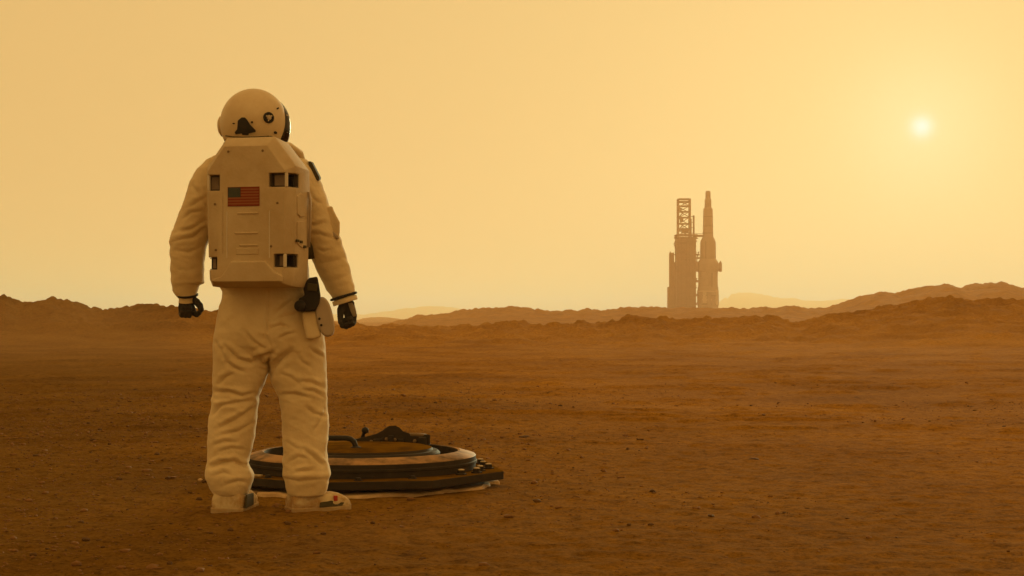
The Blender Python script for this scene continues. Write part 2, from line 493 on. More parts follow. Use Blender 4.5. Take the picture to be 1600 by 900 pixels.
# low drifting dust, thin enough to look through
dm_ = bpy.data.materials.new('drifting_dust'); dm_.use_nodes = True
dn, dl = dm_.node_tree.nodes, dm_.node_tree.links
dn.clear()
pv = dn.new('ShaderNodeVolumePrincipled')
pv.inputs['Color'].default_value = (1.0, 0.48, 0.18, 1); pv.inputs['Absorption Color'].default_value = (1, 1, 1, 1)
pv.inputs['Density'].default_value = 0.0040; pv.inputs['Anisotropy'].default_value = 0.3
do = dn.new('ShaderNodeOutputMaterial'); dl.new(pv.outputs[0], do.inputs['Volume'])
for c_, r_ in (((-13.5, 47, 0.1), (5.5, 10, 1.4)), ((-16, 56, 0.3), (2.6, 8, 2.2)), ((-6, 62, 0.2), (8, 8, 1.2)), ((9, 50, 0.1), (12, 10, 0.9)), ((19, 58, 0.3), (7, 9, 1.4)), ((-9, 34, 0.0), (7, 7, 0.7)), ((8, 36, 0.0), (9, 8, 0.5))):
    v_ = []; f_ = []
    _b = bmesh.new(); bmesh.ops.create_icosphere(_b, subdivisions=4, radius=1.0)
    for q in _b.verts: q.co = Vector((q.co.x * r_[0], q.co.y * r_[1], q.co.z * r_[2])) * (1 + 0.16 * float(noise(q.co.x * 1.6 + c_[0], q.co.y * 1.6, q.co.z * 1.6)))
    me_ = bpy.data.meshes.new('dust_cloud'); _b.to_mesh(me_); _b.free()
    o_ = link_mesh('dust_cloud', me_, dm_); o_.location = c_
    tag(o_, kind='stuff')

# ------------------------------------------------------------------ rocket and launch tower
DR = 811.0; SR = DR / FPX


def rx(cx): return ((1020 + cx / 4.093) - CX) * SR


def rz(cy): return CAMH + (HY - (280 + cy / 4.093)) * SR


RB = gz(rx(353), DR)
rocket = empty('rocket', (rx(353), DR, RB), 'tall stepped rocket with a narrow nose standing right of the launch tower', 'rocket')
GX = rx(210)
tower = empty('launch_tower', (GX, DR + 1, RB), 'steel launch tower with open lattice top beside the rocket', 'tower')


def ru(c): return c / 4.093 * SR


def lrz(cy): return rz(cy) - RB


def stage(name, rows, material='rocket', n=32):
    return auto_smooth(MB().lathe([(ru(w) / 2, lrz(cy)) for cy, w in rows], n=n).build(name, material, rocket))


engine = stage('engine_section', [(905, 118), (900, 134), (842, 134), (838, 132), (692, 132), (688, 128)])
core = stage('core_stage', [(687.5, 126), (640, 124), (592, 126)])
for k, cy in enumerate((828, 800, 772, 745, 718)):
    MB().lathe([(ru(133.2) / 2, lrz(cy + 4)), (ru(135.5) / 2, lrz(cy + 3)), (ru(135.5) / 2, lrz(cy - 3)), (ru(133.2) / 2, lrz(cy - 4))], n=32).build('ring_frame', 'rocketdark' if k % 2 else 'rocketlight', engine)
for k in range(14):
    q = 2 * math.pi * (k + 0.5) / 14
    MB().box((ru(66.3) * math.cos(q), ru(66.3) * math.sin(q), lrz(757 + 16 * (k % 3))), (0.35, 1.9, 7.5 - 2 * (k % 2)), Matrix.Rotation(q, 3, 'Z')).build('skin_panel', 'rocketlight' if k % 3 == 0 else 'rocket', engine, bevel=0.05)
collar = stage('collar', [(591.5, 128), (588, 140), (566, 146), (540, 140), (524, 122), (512, 104)])
for sx in (-1, 1):
    x = sx * ru(76) + ru(3)
    pod = MB().lathe([(0.35, -2.6), (0.8, -2.3), (0.85, 1.0), (0.6, 2.2), (0.15, 2.9)], c=(x * 0.98, -ru(14), lrz(560)), n=14).build('side_pod', 'rocket', rocket, True)
    MB().box((x * 0.8, -ru(10), lrz(562)), (2.2, 1.2, 1.6)).build('pod_strut', 'rocketdark', pod)
upper = stage('upper_stage', [(511.5, 101), (470, 101), (430, 100), (402, 98), (392, 92), (368, 68), (362, 66)])
stage('interstage', [(361.5, 67), (345, 66), (270, 63), (200, 60), (188, 58), (185, 46)])
for cy, w in ((345, 66.5), (300, 65), (240, 62.5)):
    MB().lathe([(ru(w) / 2, lrz(cy + 3)), (ru(w + 2) / 2, lrz(cy + 2)), (ru(w + 2) / 2, lrz(cy - 2)), (ru(w) / 2, lrz(cy - 3))], n=24).build('ring_frame', 'rocketdark', rocket)
stage('payload_section', [(184.5, 45), (160, 43), (130, 42), (125, 33)])
stage('nose', [(124.5, 33), (100, 33), (80, 31), (76, 25), (74.5, 12)], n=20)
for k in range(4):
    q = R(45 + 90 * k)
    MB().prism([(ru(64) * math.cos(q), ru(64) * math.sin(q), lrz(cy)) for cy in (905, 850)] + [(ru(80) * math.cos(q), ru(80) * math.sin(q), lrz(cy)) for cy in (875, 905)],
               [(ru(64) * math.cos(q + 0.05), ru(64) * math.sin(q + 0.05), lrz(cy)) for cy in (905, 850)] + [(ru(80) * math.cos(q + 0.04), ru(80) * math.sin(q + 0.04), lrz(cy)) for cy in (875, 905)]).build('fin', 'rocketdark', rocket)
pipe = MB().tube([(ru(-20), -ru(48), lrz(510)), (ru(-20), -ru(50), lrz(400))], 0.3, 6).build('feed_pipe', 'rocketdark', rocket)
MB().tube([(ru(18), -ru(64), lrz(690)), (ru(18), -ru(66), lrz(600))], 0.35, 6).build('feed_pipe', 'rocketdark', rocket)


def tx(cx): return ru(cx - 210)


def bar(name, p, q, r, parent=tower, m='steel'):
    p, q = Vector(p), Vector(q); d = q - p
    rot = d.to_track_quat('Z', 'Y').to_matrix()
    return MB().box((p + q) / 2, (2 * r, 2 * r, d.length), rot).build(name, m, parent)


# lattice top: four columns, rings and braces, each its own piece
x0, x1, yd = tx(162), tx(237), ru(38)
levels = [355, 325, 285, 245, 208, 172, 145, 128]
for x in (x0, x1):
    for y in (-yd, yd):
        bar('column', (x, y, lrz(372)), (x, y, lrz(126)), 0.32)
for i, cy in enumerate(levels):
    z = lrz(cy)
    for y in (-yd, yd): bar('beam', (x0 + .34, y, z), (x1 - .34, y, z), 0.24 if i not in (6, 7) else 0.3)
    for x in (x0, x1): bar('beam', (x, -yd + .34, z), (x, yd - .34, z), 0.24)
for i in range(len(levels) - 2):
    za, zb = lrz(levels[i]), lrz(levels[i + 1])
    for y in (-yd, yd):
        if i % 2 == (0 if y < 0 else 1): bar('brace', (x0 + .3, y, za), (x1 - .3, y, zb), 0.17)
        else: bar('brace', (x1 - .3, y, za), (x0 + .3, y, zb), 0.17)
        if i in (1, 3): bar('brace', ((x0 + x1) / 2, y * 0.99, zb), (x0 + .3, y * 0.99, za), 0.14)
    for x in (x0, x1): bar('brace', (x, -yd + .3, za), (x, yd - .3, zb), 0.15)
MB().box((tx(186), 0.6, lrz(262)), (1.6, 1.6, 1.8)).build('machinery_box', 'cladding', tower)
MB().box((tx(205), -0.5, lrz(330)), (3.2, 2.6, 2.6)).build('machinery_box', 'cladding', tower)
MB().box((tx(176), -0.8, lrz(192)), (1.3, 1.6, 1.4)).build('machinery_box', 'cladding', tower)
bar('mast', (tx(262), -0.6, lrz(372)), (tx(262), -0.6, lrz(232)), 0.42)
bar('mast', (tx(247), -0.6, lrz(372)), (tx(247), -0.6, lrz(252)), 0.16)
for cy in (238, 275, 310, 345): bar('mast_tie', (tx(240), -0.6, lrz(cy)), (tx(258), -0.6, lrz(cy)), 0.16)
# main block: shaft, floors, columns, cladding
ym = ru(56)
shaft = MB().box((tx(210), 1.0, (lrz(372) + lrz(905)) / 2), (ru(92), ru(80), lrz(372) - lrz(905))).build('shaft', 'cladding', tower)
for x in (154, 266):
    for y in (-ym, ym): bar('column', (tx(x), y, lrz(905)), (tx(x), y, lrz(368)), 0.4)
bar('column', (tx(210), -ym, lrz(905)), (tx(210), -ym, lrz(374)), 0.3)
rr = random.Random(4)
cys = list(range(372, 900, 36))
for i, cy in enumerate(cys):
    ext = 6 * (i % 3 == 0)
    fl = MB().box((tx(210 + rr.uniform(-2, 2)), 0, lrz(cy)), (ru(122 + 2 * ext), 2 * ym + 0.9, 0.4)).build('platform', 'steel', tower)
    bar('railing', (tx(148 - ext), -ym - 0.3, lrz(cy) + 1.1), (tx(272 + ext), -ym - 0.3, lrz(cy) + 1.1), 0.07, fl)
    if i < len(cys) - 1:
        cz = lrz(cy + 18)
        for xa, xb in ((154, 210), (210, 266)):
            if rr.random() < 0.62:
                MB().box((tx((xa + xb) / 2), -ym + 0.55, cz), (ru(xb - xa) - 0.9, 0.15, ru(36) - 0.6 - rr.uniform(0, .6))).build('cladding_panel', 'cladding' if rr.random() < .7 else 'steel', tower)
            else:
                bar('brace', (tx(xa) + .3, -ym, lrz(cy + 34)), (tx(xb) - .3, -ym, lrz(cy + 2)), 0.16)
for cx, cy, w, h in ((146, 372, 12, 14), (272, 366, 18, 16), (144, 404, 10, 12), (276, 396, 10, 8), (146, 440, 9, 18), (142, 536, 14, 10), (272, 560, 14, 22), (268, 430, 12, 26), (150, 500, 8, 30)):
    MB().box((tx(cx), -ru(8), lrz(cy)), (ru(w), ru(26), ru(h))).build('machinery_box', 'steel', tower)
for k in range(26):
    cy = 376 + (k * 53) % 480
    left_ = k % 2 == 0
    cx = (146 - rr.uniform(0, 5)) if left_ else (272 + rr.uniform(0, 5))
    if left_ and cy > 460: continue
    MB().box((tx(cx), rr.uniform(-ym, ym) * .7, lrz(cy)), (ru(rr.uniform(6, 13)), rr.uniform(1, 3), ru(rr.uniform(4, 16)))).build('machinery_box', 'steel' if k % 3 else 'cladding', tower)
for cx, ya, yb in ((160, 378, 640), (176, 372, 880), (246, 380, 700), (259, 372, 880), (228, 400, 860)):
    bar('pipe', (tx(cx), -ym - 0.75, lrz(yb)), (tx(cx), -ym - 0.75, lrz(ya)), 0.22)
for cy, xa, xb in ((358, 144, 280), (380, 150, 282), (412, 140, 262)):
    MB().box((tx((xa + xb) / 2), -0.2, lrz(cy)), (ru(xb - xa), 2 * ym + 2.0, 0.5)).build('ledge', 'steel', tower)
# left annex
MB().box((tx(122), 0.5, (lrz(470) + lrz(905)) / 2), (ru(27), ru(60), lrz(470) - lrz(905))).build('annex', 'cladding', tower)
MB().box((tx(119), 0.9, (lrz(690) + lrz(905)) / 2), (ru(42), ru(70), lrz(690) - lrz(905))).build('annex', 'steel', tower)
MB().box((tx(145), 0.4, (lrz(536) + lrz(905)) / 2), (ru(14), ru(50), lrz(536) - lrz(905))).build('annex', 'cladding', tower)
bar('mast', (tx(113), 0.2, lrz(470)), (tx(113), 0.2, lrz(462)), 0.25)
# arms to the rocket
for cy, xa, xb, r in ((362, 266, 322, 0.55), (482, 270, 300, 0.4), (504, 268, 303, 0.45), (575, 270, 290, 0.9), (652, 268, 292, 0.6)):
    arm = bar('access_arm', (tx(xa), -0.5, lrz(cy)), (tx(xb), -0.5, lrz(cy)), r)
    bar('arm_rail', (tx(xa), -0.5, lrz(cy) + r + 0.6), (tx(xb), -0.5, lrz(cy) + r + 0.6), 0.1, arm)
bar('hose', (tx(285), -0.6, lrz(482)), (tx(278), -0.6, lrz(575)), 0.22)
bar('hose', (tx(296), -0.6, lrz(462)), (tx(282), -0.6, lrz(504)), 0.2)

# ------------------------------------------------------------------ hatch
DH = 8.8
HX = (565 - CX) / FPX * DH
hatch = empty('floor_hatch', (HX, DH, 0.0), 'round dark steel hatch with ochre lid set in the ground behind the astronaut', 'hatch')
# sand-crusted collar below the plate, uneven edge
cb = []
for k in range(72):
    q = 2 * math.pi * k / 72
    r = 0.728 + 0.022 * math.sin(3 * q + 1) + 0.016 * math.sin(11 * q) + 0.012 * math.sin(23 * q + 2) + rng.normal() * 0.012
    cb.append((r * math.cos(q), r * math.sin(q)))
mb = MB()
mb.prism([(x * 1.02, y * 1.02, -0.06) for x, y in cb], [(x, y, 0.017 + 0.005 * math.sin(5 * i)) for i, (x, y) in enumerate(cb)])
mb.build('sand_collar', 'collar', hatch, bevel=0.008)
plate = MB().lathe([(0.50, 0.042), (0.803, 0.042), (0.803, 0.086), (0.50, 0.086)], n=8, closed=True, phase=R(-13)).build('base_plate', ['hatchdark', 'ochre'], hatch, bevel=0.004)
for p in plate.data.polygons:
    if p.center.z > 0.08: p.material_index = 1
ring = MB().lathe([(0.628, 0.088), (0.628, 0.158), (0.622, 0.164), (0.540, 0.187), (0.530, 0.183), (0.530, 0.09)], n=96, closed=True).build('ring', ['hatchdark', 'hatchrim'], hatch)
for p in ring.data.polygons:
    if p.center.z > 0.158: p.material_index = 1
auto_smooth(ring, 30)
auto_smooth(MB().lathe([(0.631, 0.118), (0.634, 0.121), (0.634, 0.132), (0.631, 0.135), (0.6285, 0.135), (0.6285, 0.118)], n=96, closed=True).build('ring_band', 'hatchdark', ring), 30)
well = auto_smooth(MB().lathe([(0.529, 0.10), (0.529, 0.115), (0.01, 0.115), (0.01, 0.10)], n=64, closed=True).build('well_floor', 'hatchdark', hatch))
lid = MB().lathe([(0.42, 0.12), (0.432, 0.13), (0.432, 0.172), (0.418, 0.186), (0.392, 0.188), (0.386, 0.200), (0.36, 0.206), (0.20, 0.211), (0.005, 0.212)], n=80).build('lid', ['hatchdark', 'ochre'], hatch)
for p in lid.data.polygons:
    if p.center.z > 0.201: p.material_index = 1
auto_smooth(lid, 30)



def hp(px, py_, dy):       # local hatch point seen at a pixel, dy metres behind the hatch centre
    d = DH + dy
    return ((px - CX) / FPX * d - HX, dy, CAMH + (HY - py_) / FPX * d)


h1 = [hp(478, 707, -.16), hp(479, 692, -.16), hp(482, 687, -.16), hp(488, 685, -.16), hp(510, 684.5, -.16), hp(541, 684.5, -.16), hp(548, 686, -.16), hp(553, 690, -.16), hp(555.5, 697, -.16), hp(556, 708, -.16)]
handle = MB().tube(h1, 0.0145, 10).build('handle', 'black', lid, True)
for px in (478, 556):
    x, y, z = hp(px, 704, -.16)
    MB().lathe([(0.03, 0), (0.03, 0.008), (0.018, 0.014)], c=(x, y, 0.205), n=16).build('handle_foot', 'black', handle)
# hinge block at the back
hy = 0.40
outl = [(555, 697), (555, 686), (572, 682), (588, 678), (597, 673), (602, 669), (608, 665.5), (618, 665), (624, 668), (630, 674), (640, 677), (641, 681), (660, 682), (664, 678.5), (672, 679), (672, 698), (664, 696), (655, 693), (600, 693), (580, 697)]
hinge = MB().prism([hp(x, y, hy - .035) for x, y in outl], [hp(x, y, hy + .035) for x, y in outl]).build('hinge', 'hatchdark', hatch, bevel=0.004)
MB().box(hp(612, 697, hy), (0.44, 0.11, 0.03)).build('hinge_mount', 'hatchdark', hinge, bevel=0.004)
for px, w_, h2 in ((590, .05, .05), (611, .03, .07), (626, .03, .05), (660, .045, .06)):
    p_ = hp(px, 694, hy - .055)
    MB().box((p_[0], p_[1], p_[2] + h2 / 2 - .02), (w_, .045, h2)).build('clevis', 'hatchdark', hinge, bevel=0.005)
for px, py_ in ((604, 686), (617, 687), (648, 689), (580, 690)):
    p = hp(px, py_, hy - .036)
    b_ = MB().lathe([(0.011, -0.016), (0.011, 0.010), (0.006, 0.014)], n=6).build('hinge_bolt', 'boltdull', hinge)
    b_.location = p; b_.rotation_euler = (R(90), 0, 0)
kn = MB().tube([hp(566, 686, hy), hp(568, 678, hy - .01), hp(570, 674, hy - .02)], [0.012, 0.010, 0.010], 8).build('lever', 'black', hinge, True)
MB().lathe([(0.004, -0.02), (0.017, -0.012), (0.021, 0), (0.017, 0.012), (0.004, 0.02)], c=hp(570.5, 672.5, hy - .02), n=12).build('lever_knob', 'black', kn, True)
MB().tube([hp(628, 680, hy), hp(650, 679, hy - .02), hp(666, 681, hy)], 0.011, 8).build('hinge_pin', 'boltdull', hinge, True)
for k, deg in enumerate((-34, -24, -14, -3, 9, 22, 40, 60, 82, 104, 126, 148, 170, -168, -148, -128, -108, -86, -62)):
    q = R(deg)
    rb = 0.70 if k % 2 else 0.675
    b_ = MB().lathe([(0.030, 0.0), (0.030, 0.006), (0.019, 0.0065), (0.019, 0.024), (0.014, 0.029)], n=6).build('bolt', ['hatchdark', 'bolt'], hatch)
    if deg > -60 and deg < 45:
        for p in b_.data.polygons: p.material_index = 1 if p.center.z > 0.018 or abs(p.normal.z) > 0.9 and p.center.z > 0.01 else 0
    else:
        b_.scale = (0.8, 0.8, 0.55)
    b_.location = (rb * math.cos(q), rb * math.sin(q), 0.0865); b_.rotation_euler = (0, 0, k)
MB().box((-0.545, -0.46, 0.094), (0.035, 0.02, 0.014), Matrix.Rotation(0.5, 3, 'Z')).build('tag', 'red', hatch, bevel=0.003)
MB().box((-0.50, -0.49, 0.092), (0.06, 0.03, 0.010), Matrix.Rotation(-0.3, 3, 'Z')).build('bracket', 'bolt', hatch, bevel=0.003)

# ------------------------------------------------------------------ astronaut
PD = 7.5
PX0 = (425 - CX) / FPX * PD
person = empty('person', (PX0, PD, 0.0), 'astronaut in dusty white spacesuit and helmet, seen from behind, standing', 'person')


def pl(px, py_, dy=0.0):
    d = PD + dy
    return Vector(((px - CX) / FPX * d - PX0, dy, CAMH + (HY - py_) / FPX * d))


def loft(mb, rows, n=40, power=2.3):
    """rows: (py, xleft, xright, dy, depth_radius, tilt) -> closed tube of rounded sections"""
    v = []
    for row in rows:
        py_, xl, xr, dy, ry = row[:5]; tilt = row[5] if len(row) > 5 else 0.0
        c_ = pl((xl + xr) / 2, py_, dy); rxx = (xr - xl) / 2 / FPX * (PD + dy)
        for k in range(n):
            q = 2 * math.pi * k / n
            cc, ss = math.cos(q), math.sin(q)
            ex = math.copysign(abs(cc) ** (2 / power), cc); ey = math.copysign(abs(ss) ** (2 / power), ss)
            v.append((c_.x + rxx * ex, c_.y + ry * ey, c_.z + rxx * ex * tilt))
    m = len(rows); f = []
    for i in range(m - 1):
        for k in range(n):
            k2 = (k + 1) % n
            f.append((i * n + k, i * n + k2, (i + 1) * n + k2, (i + 1) * n + k))
    f.append(tuple(range(n))); f.append(tuple((m - 1) * n + k for k in range(n - 1, -1, -1)))
    mb.add(v, f)


body = MB()
loft(body, [(212, 375, 424, .02, .10), (226, 366, 434, .02, .12), (236, 352, 448, .02, .14), (246, 338, 464, .02, .15), (262, 322, 480, .02, .16), (300, 322, 480, .015, .165), (350, 326, 478, .01, .165),
            (400, 331, 480, .005, .16), (436, 340, 483, .0, .158), (449, 344, 485, .0, .160), (455, 348, 484, .0, .152), (462, 349, 488, .0, .150), (480, 343, 497, .0, .155), (500, 339, 502, -.005, .162), (520, 336, 505, -.01, .166),
            (540, 336, 506, -.005, .160), (556, 345, 500, 0, .13), (562, 365, 480, 0, .09)])
loft(body, [(500, 345, 415, -.01, .12), (520, 336, 420, -.01, .140), (545, 334, 421, -.005, .142), (560, 334, 420, 0, .138), (578, 334, 419, 0, .13), (592, 333.5, 415, .0, .125), (606, 333, 409, 0, .12), (620, 332, 404, .0, .117), (640, 330, 402, .0, .112), (660, 327, 400, .0, .112),
            (690, 325, 396, -.005, .112), (712, 325.5, 390, -.01, .105), (724, 325.5, 387, -.012, .102), (734, 322.5, 392, -.015, .112), (743, 321.5, 396, -.016, .116), (754, 325, 393.5, -.015, .112), (764, 330, 390, -.012, .108), (771, 334, 387, -.01, .100)])
loft(body, [(500, 425, 500, -.01, .12), (520, 419, 506, -.01, .140), (545, 422, 508, -.005, .142), (562, 419, 509, 0, .138), (578, 420, 509, 0, .132), (592, 423, 510, 0, .126), (606, 430, 510, .0, .122), (620, 437, 510, 0, .118), (640, 440, 511, .0, .115), (655, 441, 513, .0, .114), (675, 442, 513, 0, .113), (700, 443, 511, -.005, .110),
            (722, 442, 511, -.008, .108), (732, 441.5, 514, -.01, .112), (741, 443, 516.5, -.012, .114), (752, 446, 513, -.012, .108), (764, 448, 511, -.01, .104), (773, 451, 508, -.01, .098)])
# arms
loft(body, [(243, 336, 372, .02, .06), (250, 324, 366, .02, .09), (265, 309, 356, .02, .105), (285, 298, 350, .02, .105), (300, 293, 344, .02, .102), (320, 287, 338, .022, .098), (351, 274, 332, .027, .094), (370, 267, 327, .03, .092),
            (378, 264.5, 325, .03, .092), (384, 267, 323, .032, .086), (410, 266.5, 318, .035, .082), (435, 268, 319, .038, .080), (442.5, 268.5, 319.5, .04, .079), (444.5, 269, 311, .04, .072), (454, 270.5, 309.5, .04, .064), (461, 275, 307.5, .04, .056), (467, 279, 306, .04, .048)], n=32, power=2.1)
loft(body, [(242, 432, 466, .02, .06), (250, 434, 480, .02, .09), (262, 440, 490, .02, .105), (283, 450, 500, .02, .107, .1), (300, 456, 506, .02, .104, .12), (322, 462, 514, .022, .1, .15), (345, 468, 522, .025, .096, .18), (356, 471, 525, .026, .094, .2), (372, 477, 530, .028, .092, .2), (390, 484, 536, .03, .088, .22), (404, 490, 540, .03, .085, .25), (420, 497, 545, .03, .08, .28),
            (440, 507, 550, .03, .072, .3), (452, 514, 553, .03, .064, .3), (462, 520, 555, .03, .054, .3), (468, 524, 553, .03, .046, .3)], n=32, power=2.1)
me = remesh(body, 0.0050, 6, 0.5)
v, nrm = get_vn(me)
# back to photo pixels (as seen from the photographer) to lay the creases where the cloth folds
dep = PD + v[:, 1]
ppx = (v[:, 0] + PX0) / dep * FPX + CX
ppy = HY - (v[:, 2] - CAMH) / dep * FPX
back = smooth(0.15, -0.35, nrm[:, 1])
disp = np.zeros(len(v))
CR = [  # points, half width px, depth mm
    ([(419, 456), (418.5, 480), (418, 500), (416, 522), (423, 541)], 1.5, 6),
    ([(397, 559), (410, 556), (425, 551)], 3.2, 17),
    ([(380, 516), (396, 534), (412, 545)], 3.0, 9), ([(352, 542), (372, 561), (392, 567), (406, 560)], 3.4, 12), ([(354, 566), (366, 575), (380, 581)], 3, 10),
    ([(343, 600), (352, 590), (364, 584)], 3.2, 8), ([(337, 535), (345, 548), (350, 560)], 3, 6),
    ([(423, 513), (438, 508), (455, 515)], 3, 9), ([(438, 528), (450, 522), (463, 520)], 3, 9), ([(428, 492), (442, 480), (456, 469)], 3, 7), ([(428, 502), (445, 494), (462, 492)], 3, 6),
    ([(456, 549), (440, 560), (428, 572), (421, 592)], 4.5, 17), ([(421, 556), (419, 575), (419, 600)], 3.5, 16), ([(484, 544), (494, 552), (504, 557)], 3, 9), ([(466, 556), (472, 566), (484, 573)], 3, 6), ([(470, 596), (486, 598), (506, 606)], 3, 8),
    ([(474, 610), (490, 611), (508, 622)], 3, 7), ([(440, 585), (455, 590), (470, 602)], 3, 5),
    ([(336, 612), (360, 613), (378, 619), (396, 614)], 3.2, 10), ([(333, 648), (345, 634), (366, 630), (392, 626)], 3.2, 9), ([(344, 668), (364, 658), (384, 646), (400, 636)], 3.4, 11),
    ([(346, 680), (372, 674), (396, 660)], 3, 8), ([(334, 696), (350, 690), (372, 692)], 3, 6), ([(342, 706), (362, 700), (385, 704)], 3, 5),
    ([(331, 731), (346, 723), (366, 721), (384, 731)], 3.4, 13), ([(338, 742), (350, 738), (360, 742)], 3, 6), ([(352, 758), (372, 752), (386, 754)], 3, 5),
    ([(438, 617), (460, 616), (486, 622)], 3, 7), ([(478, 636), (490, 646), (508, 651)], 3, 8), ([(492, 672), (500, 660), (508, 640)], 3, 6), ([(476, 703), (490, 714), (503, 727)], 3.2, 10), ([(462, 738), (474, 736), (490, 735)], 3, 9),
    ([(452, 722), (466, 714), (480, 716)], 3, 5), ([(448, 690), (462, 700), (474, 702)], 3, 4), ([(446, 748), (468, 752), (508, 748)], 3.5, 5),
    ([(268, 378), (284, 374), (302, 371), (319, 357)], 3.4, 12), ([(282, 362), (300, 358), (322, 343)], 3.2, 9), ([(284, 344), (298, 332), (316, 330)], 3, 7), ([(297, 324), (308, 316), (322, 308)], 3, 7), ([(300, 290), (310, 302), (316, 318)], 3, 6),
    ([(274, 392), (296, 394), (316, 386)], 3.2, 7), ([(272, 420), (292, 424), (315, 416)], 4, 4),
    ([(478, 351), (492, 352), (507, 348)], 3, 10), ([(477, 336), (488, 322), (494, 316)], 3, 7), ([(482, 366), (500, 366), (518, 372)], 3.2, 9), ([(497, 389), (506, 393), (516, 390)], 2.6, 8), ([(484, 300), (490, 312), (502, 318)], 3, 6),
    ([(500, 412), (520, 408), (540, 402)], 4, 5), ([(511, 440), (530, 437), (546, 428)], 4, 4), ([(470, 262), (480, 272), (490, 290)], 3.5, 5),
]
for pts, hw, dm in CR:
    if pts[0][1] < 445: dm *= 0.65          # sleeves crease less
    best = np.full(len(v), 1e9); sgn = np.zeros(len(v)); tpar = np.zeros(len(v))
    seg = len(pts) - 1
    for i in range(seg):
        ax, ay = pts[i]; bx, by = pts[i + 1]
        dx, dy_ = bx - ax, by - ay; L2 = dx * dx + dy_ * dy_
        t = np.clip(((ppx - ax) * dx + (ppy - ay) * dy_) / L2, 0, 1)
        qx, qy = ax + t * dx - ppx, ay + t * dy_ - ppy
        d_ = np.hypot(qx, qy)
        s_ = qy                                   # above the crease when positive (pixel y runs down)
        u_ = d_ < best
        best = np.where(u_, d_, best); sgn = np.where(u_, s_, sgn); tpar = np.where(u_, (i + t) / seg, tpar)
    fade_ = 0.35 + 0.65 * np.sin(np.clip(tpar, 0, 1) * math.pi) ** 0.7
    wob = 1 + 0.25 * noise(ppx * 0.1, ppy * 0.1, 3.0)
    hw_ = hw * 0.82 * wob
    disp += back * fade_ * dm * 0.001 * (-1.15 * np.exp(-(best / hw_) ** 1.25) + 0.75 * np.exp(-((best - 2.4 * hw_) / (1.5 * hw_)) ** 2) * (0.35 + 0.65 * (sgn > 0)))
# soft cloth folds all round
x_, y_, z_ = v.T
legw = smooth(0.80, 0.62, z_); kneew = np.exp(-((z_ - 0.52) / 0.14) ** 2) + 0.9 * np.exp(-((z_ - 0.20) / 0.10) ** 2)
armw = smooth(0.24, 0.30, np.abs(x_ + 0.05)) * smooth(0.75, 0.95, z_)
f1 = noise(x_ * 5 + y_ * 3, y_ * 5, z_ * 15 + x_ * 5)
f2 = noise(x_ * 9 - y_ * 4, y_ * 8 + 3, z_ * 26 - x_ * 9)
rd = (1 - np.abs(f1) * 2.2)
amp = 0.0020 + 0.0020 * legw * (0.3 + kneew) + 0.0012 * armw
disp += amp * (0.8 * rd + 0.55 * f2)
disp += 0.0014 * noise(x_ * 30, y_ * 30, z_ * 45)
v2 = v + nrm * disp[:, None]
me.vertices.foreach_set('co', v2.ravel()); me.update()
suit = link_mesh('suit', me, 'suit', person, True)
suit['label'] = 'creased white suit fabric with baggy trousers'

# ---- wrist bands, cuffs
for side, c_, rxx, ryy, tilt, dy in (('l', (292.5, 461.0), 14.0, .050, 0.0, .04), ('r', (537, 463.0), 18.5, .060, 0.30, .03)):
    for nm, m_, off, hgt, gro in (('wrist_band', 'black', 0.0, 0.012, 0.004), ('glove_cuff', 'suit', 6.5, 0.022, -0.001 if side == 'l' else 0.001)):
        cc = pl(c_[0] + (0.5 if side == 'l' else off * 0.30), c_[1] + off, dy)
        rr_ = rxx / FPX * PD
        mb = MB()
        prof_ = [(1 + gro / rr_ * 0.4, -hgt / 2), (1 + gro / rr_ * 2, -hgt / 4), (1 + gro / rr_ * 2, hgt / 4), (1 + gro / rr_ * 0.4, hgt / 2)]
        vv, ff = [], []
        for r_, z in prof_:
            for k in range(36):
                q = 2 * math.pi * k / 36
                ex = rr_ * r_ * math.cos(q)
                vv.append((cc.x + ex - z * tilt, cc.y + ryy * r_ * math.sin(q), cc.z + z + ex * tilt + 0.012 * (math.sin(q)) * (1 if side == 'l' else 0.2)))
        for i in range(3):
            for k in range(36):
                k2 = (k + 1) % 36; ff.append((i * 36 + k, i * 36 + k2, (i + 1) * 36 + k2, (i + 1) * 36 + k))
        ff.append(tuple(range(35, -1, -1))); ff.append(tuple(108 + k for k in range(36)))
        mb.add(vv, ff).build(nm, m_, person, True)


# ---- gloves: palm, four fingers and a thumb in one skin
def ball_chain(mb, pts, rads, n=10):
    """tapered tube with round ends"""
    pts = [Vector(p) for p in pts]
    P, Q = [], []
    d0 = (pts[0] - pts[1]).normalized(); d1 = (pts[-1] - pts[-2]).normalized()
    for a_ in (1.0, 0.75, 0.35): P.append(pts[0] + d0 * rads[0] * a_ * 0.98); Q.append(rads[0] * math.sqrt(max(1 - a_ * a_, 0.02)))
    for i in range(len(pts)):
        P.append(pts[i]); Q.append(rads[i])
        if i < len(pts) - 1: P.append((pts[i] + pts[i + 1]) / 2); Q.append((rads[i] + rads[i + 1]) / 2 * 0.95)
    for a_ in (0.35, 0.75, 1.0): P.append(pts[-1] + d1 * rads[-1] * a_ * 0.98); Q.append(rads[-1] * math.sqrt(max(1 - a_ * a_, 0.02)))
    mb.tube(P, Q, n)


def glove(chains, palm):
    mb = MB()
    for ch, ra in chains: ball_chain(mb, [pl(*p) for p in ch], [q * 1.2 for q in ra])
    for ch, ra in palm: ball_chain(mb, [pl(*p) for p in ch], ra, 14)
    me_ = remesh(mb, 0.0026, 3, 0.5)
    vv, nn_ = get_vn(me_)
    vv = vv + nn_ * (0.0012 * noise(vv[:, 0] * 60, vv[:, 1] * 60, vv[:, 2] * 60))[:, None]
    me_.vertices.foreach_set('co', vv.ravel()); me_.update()
    return me_


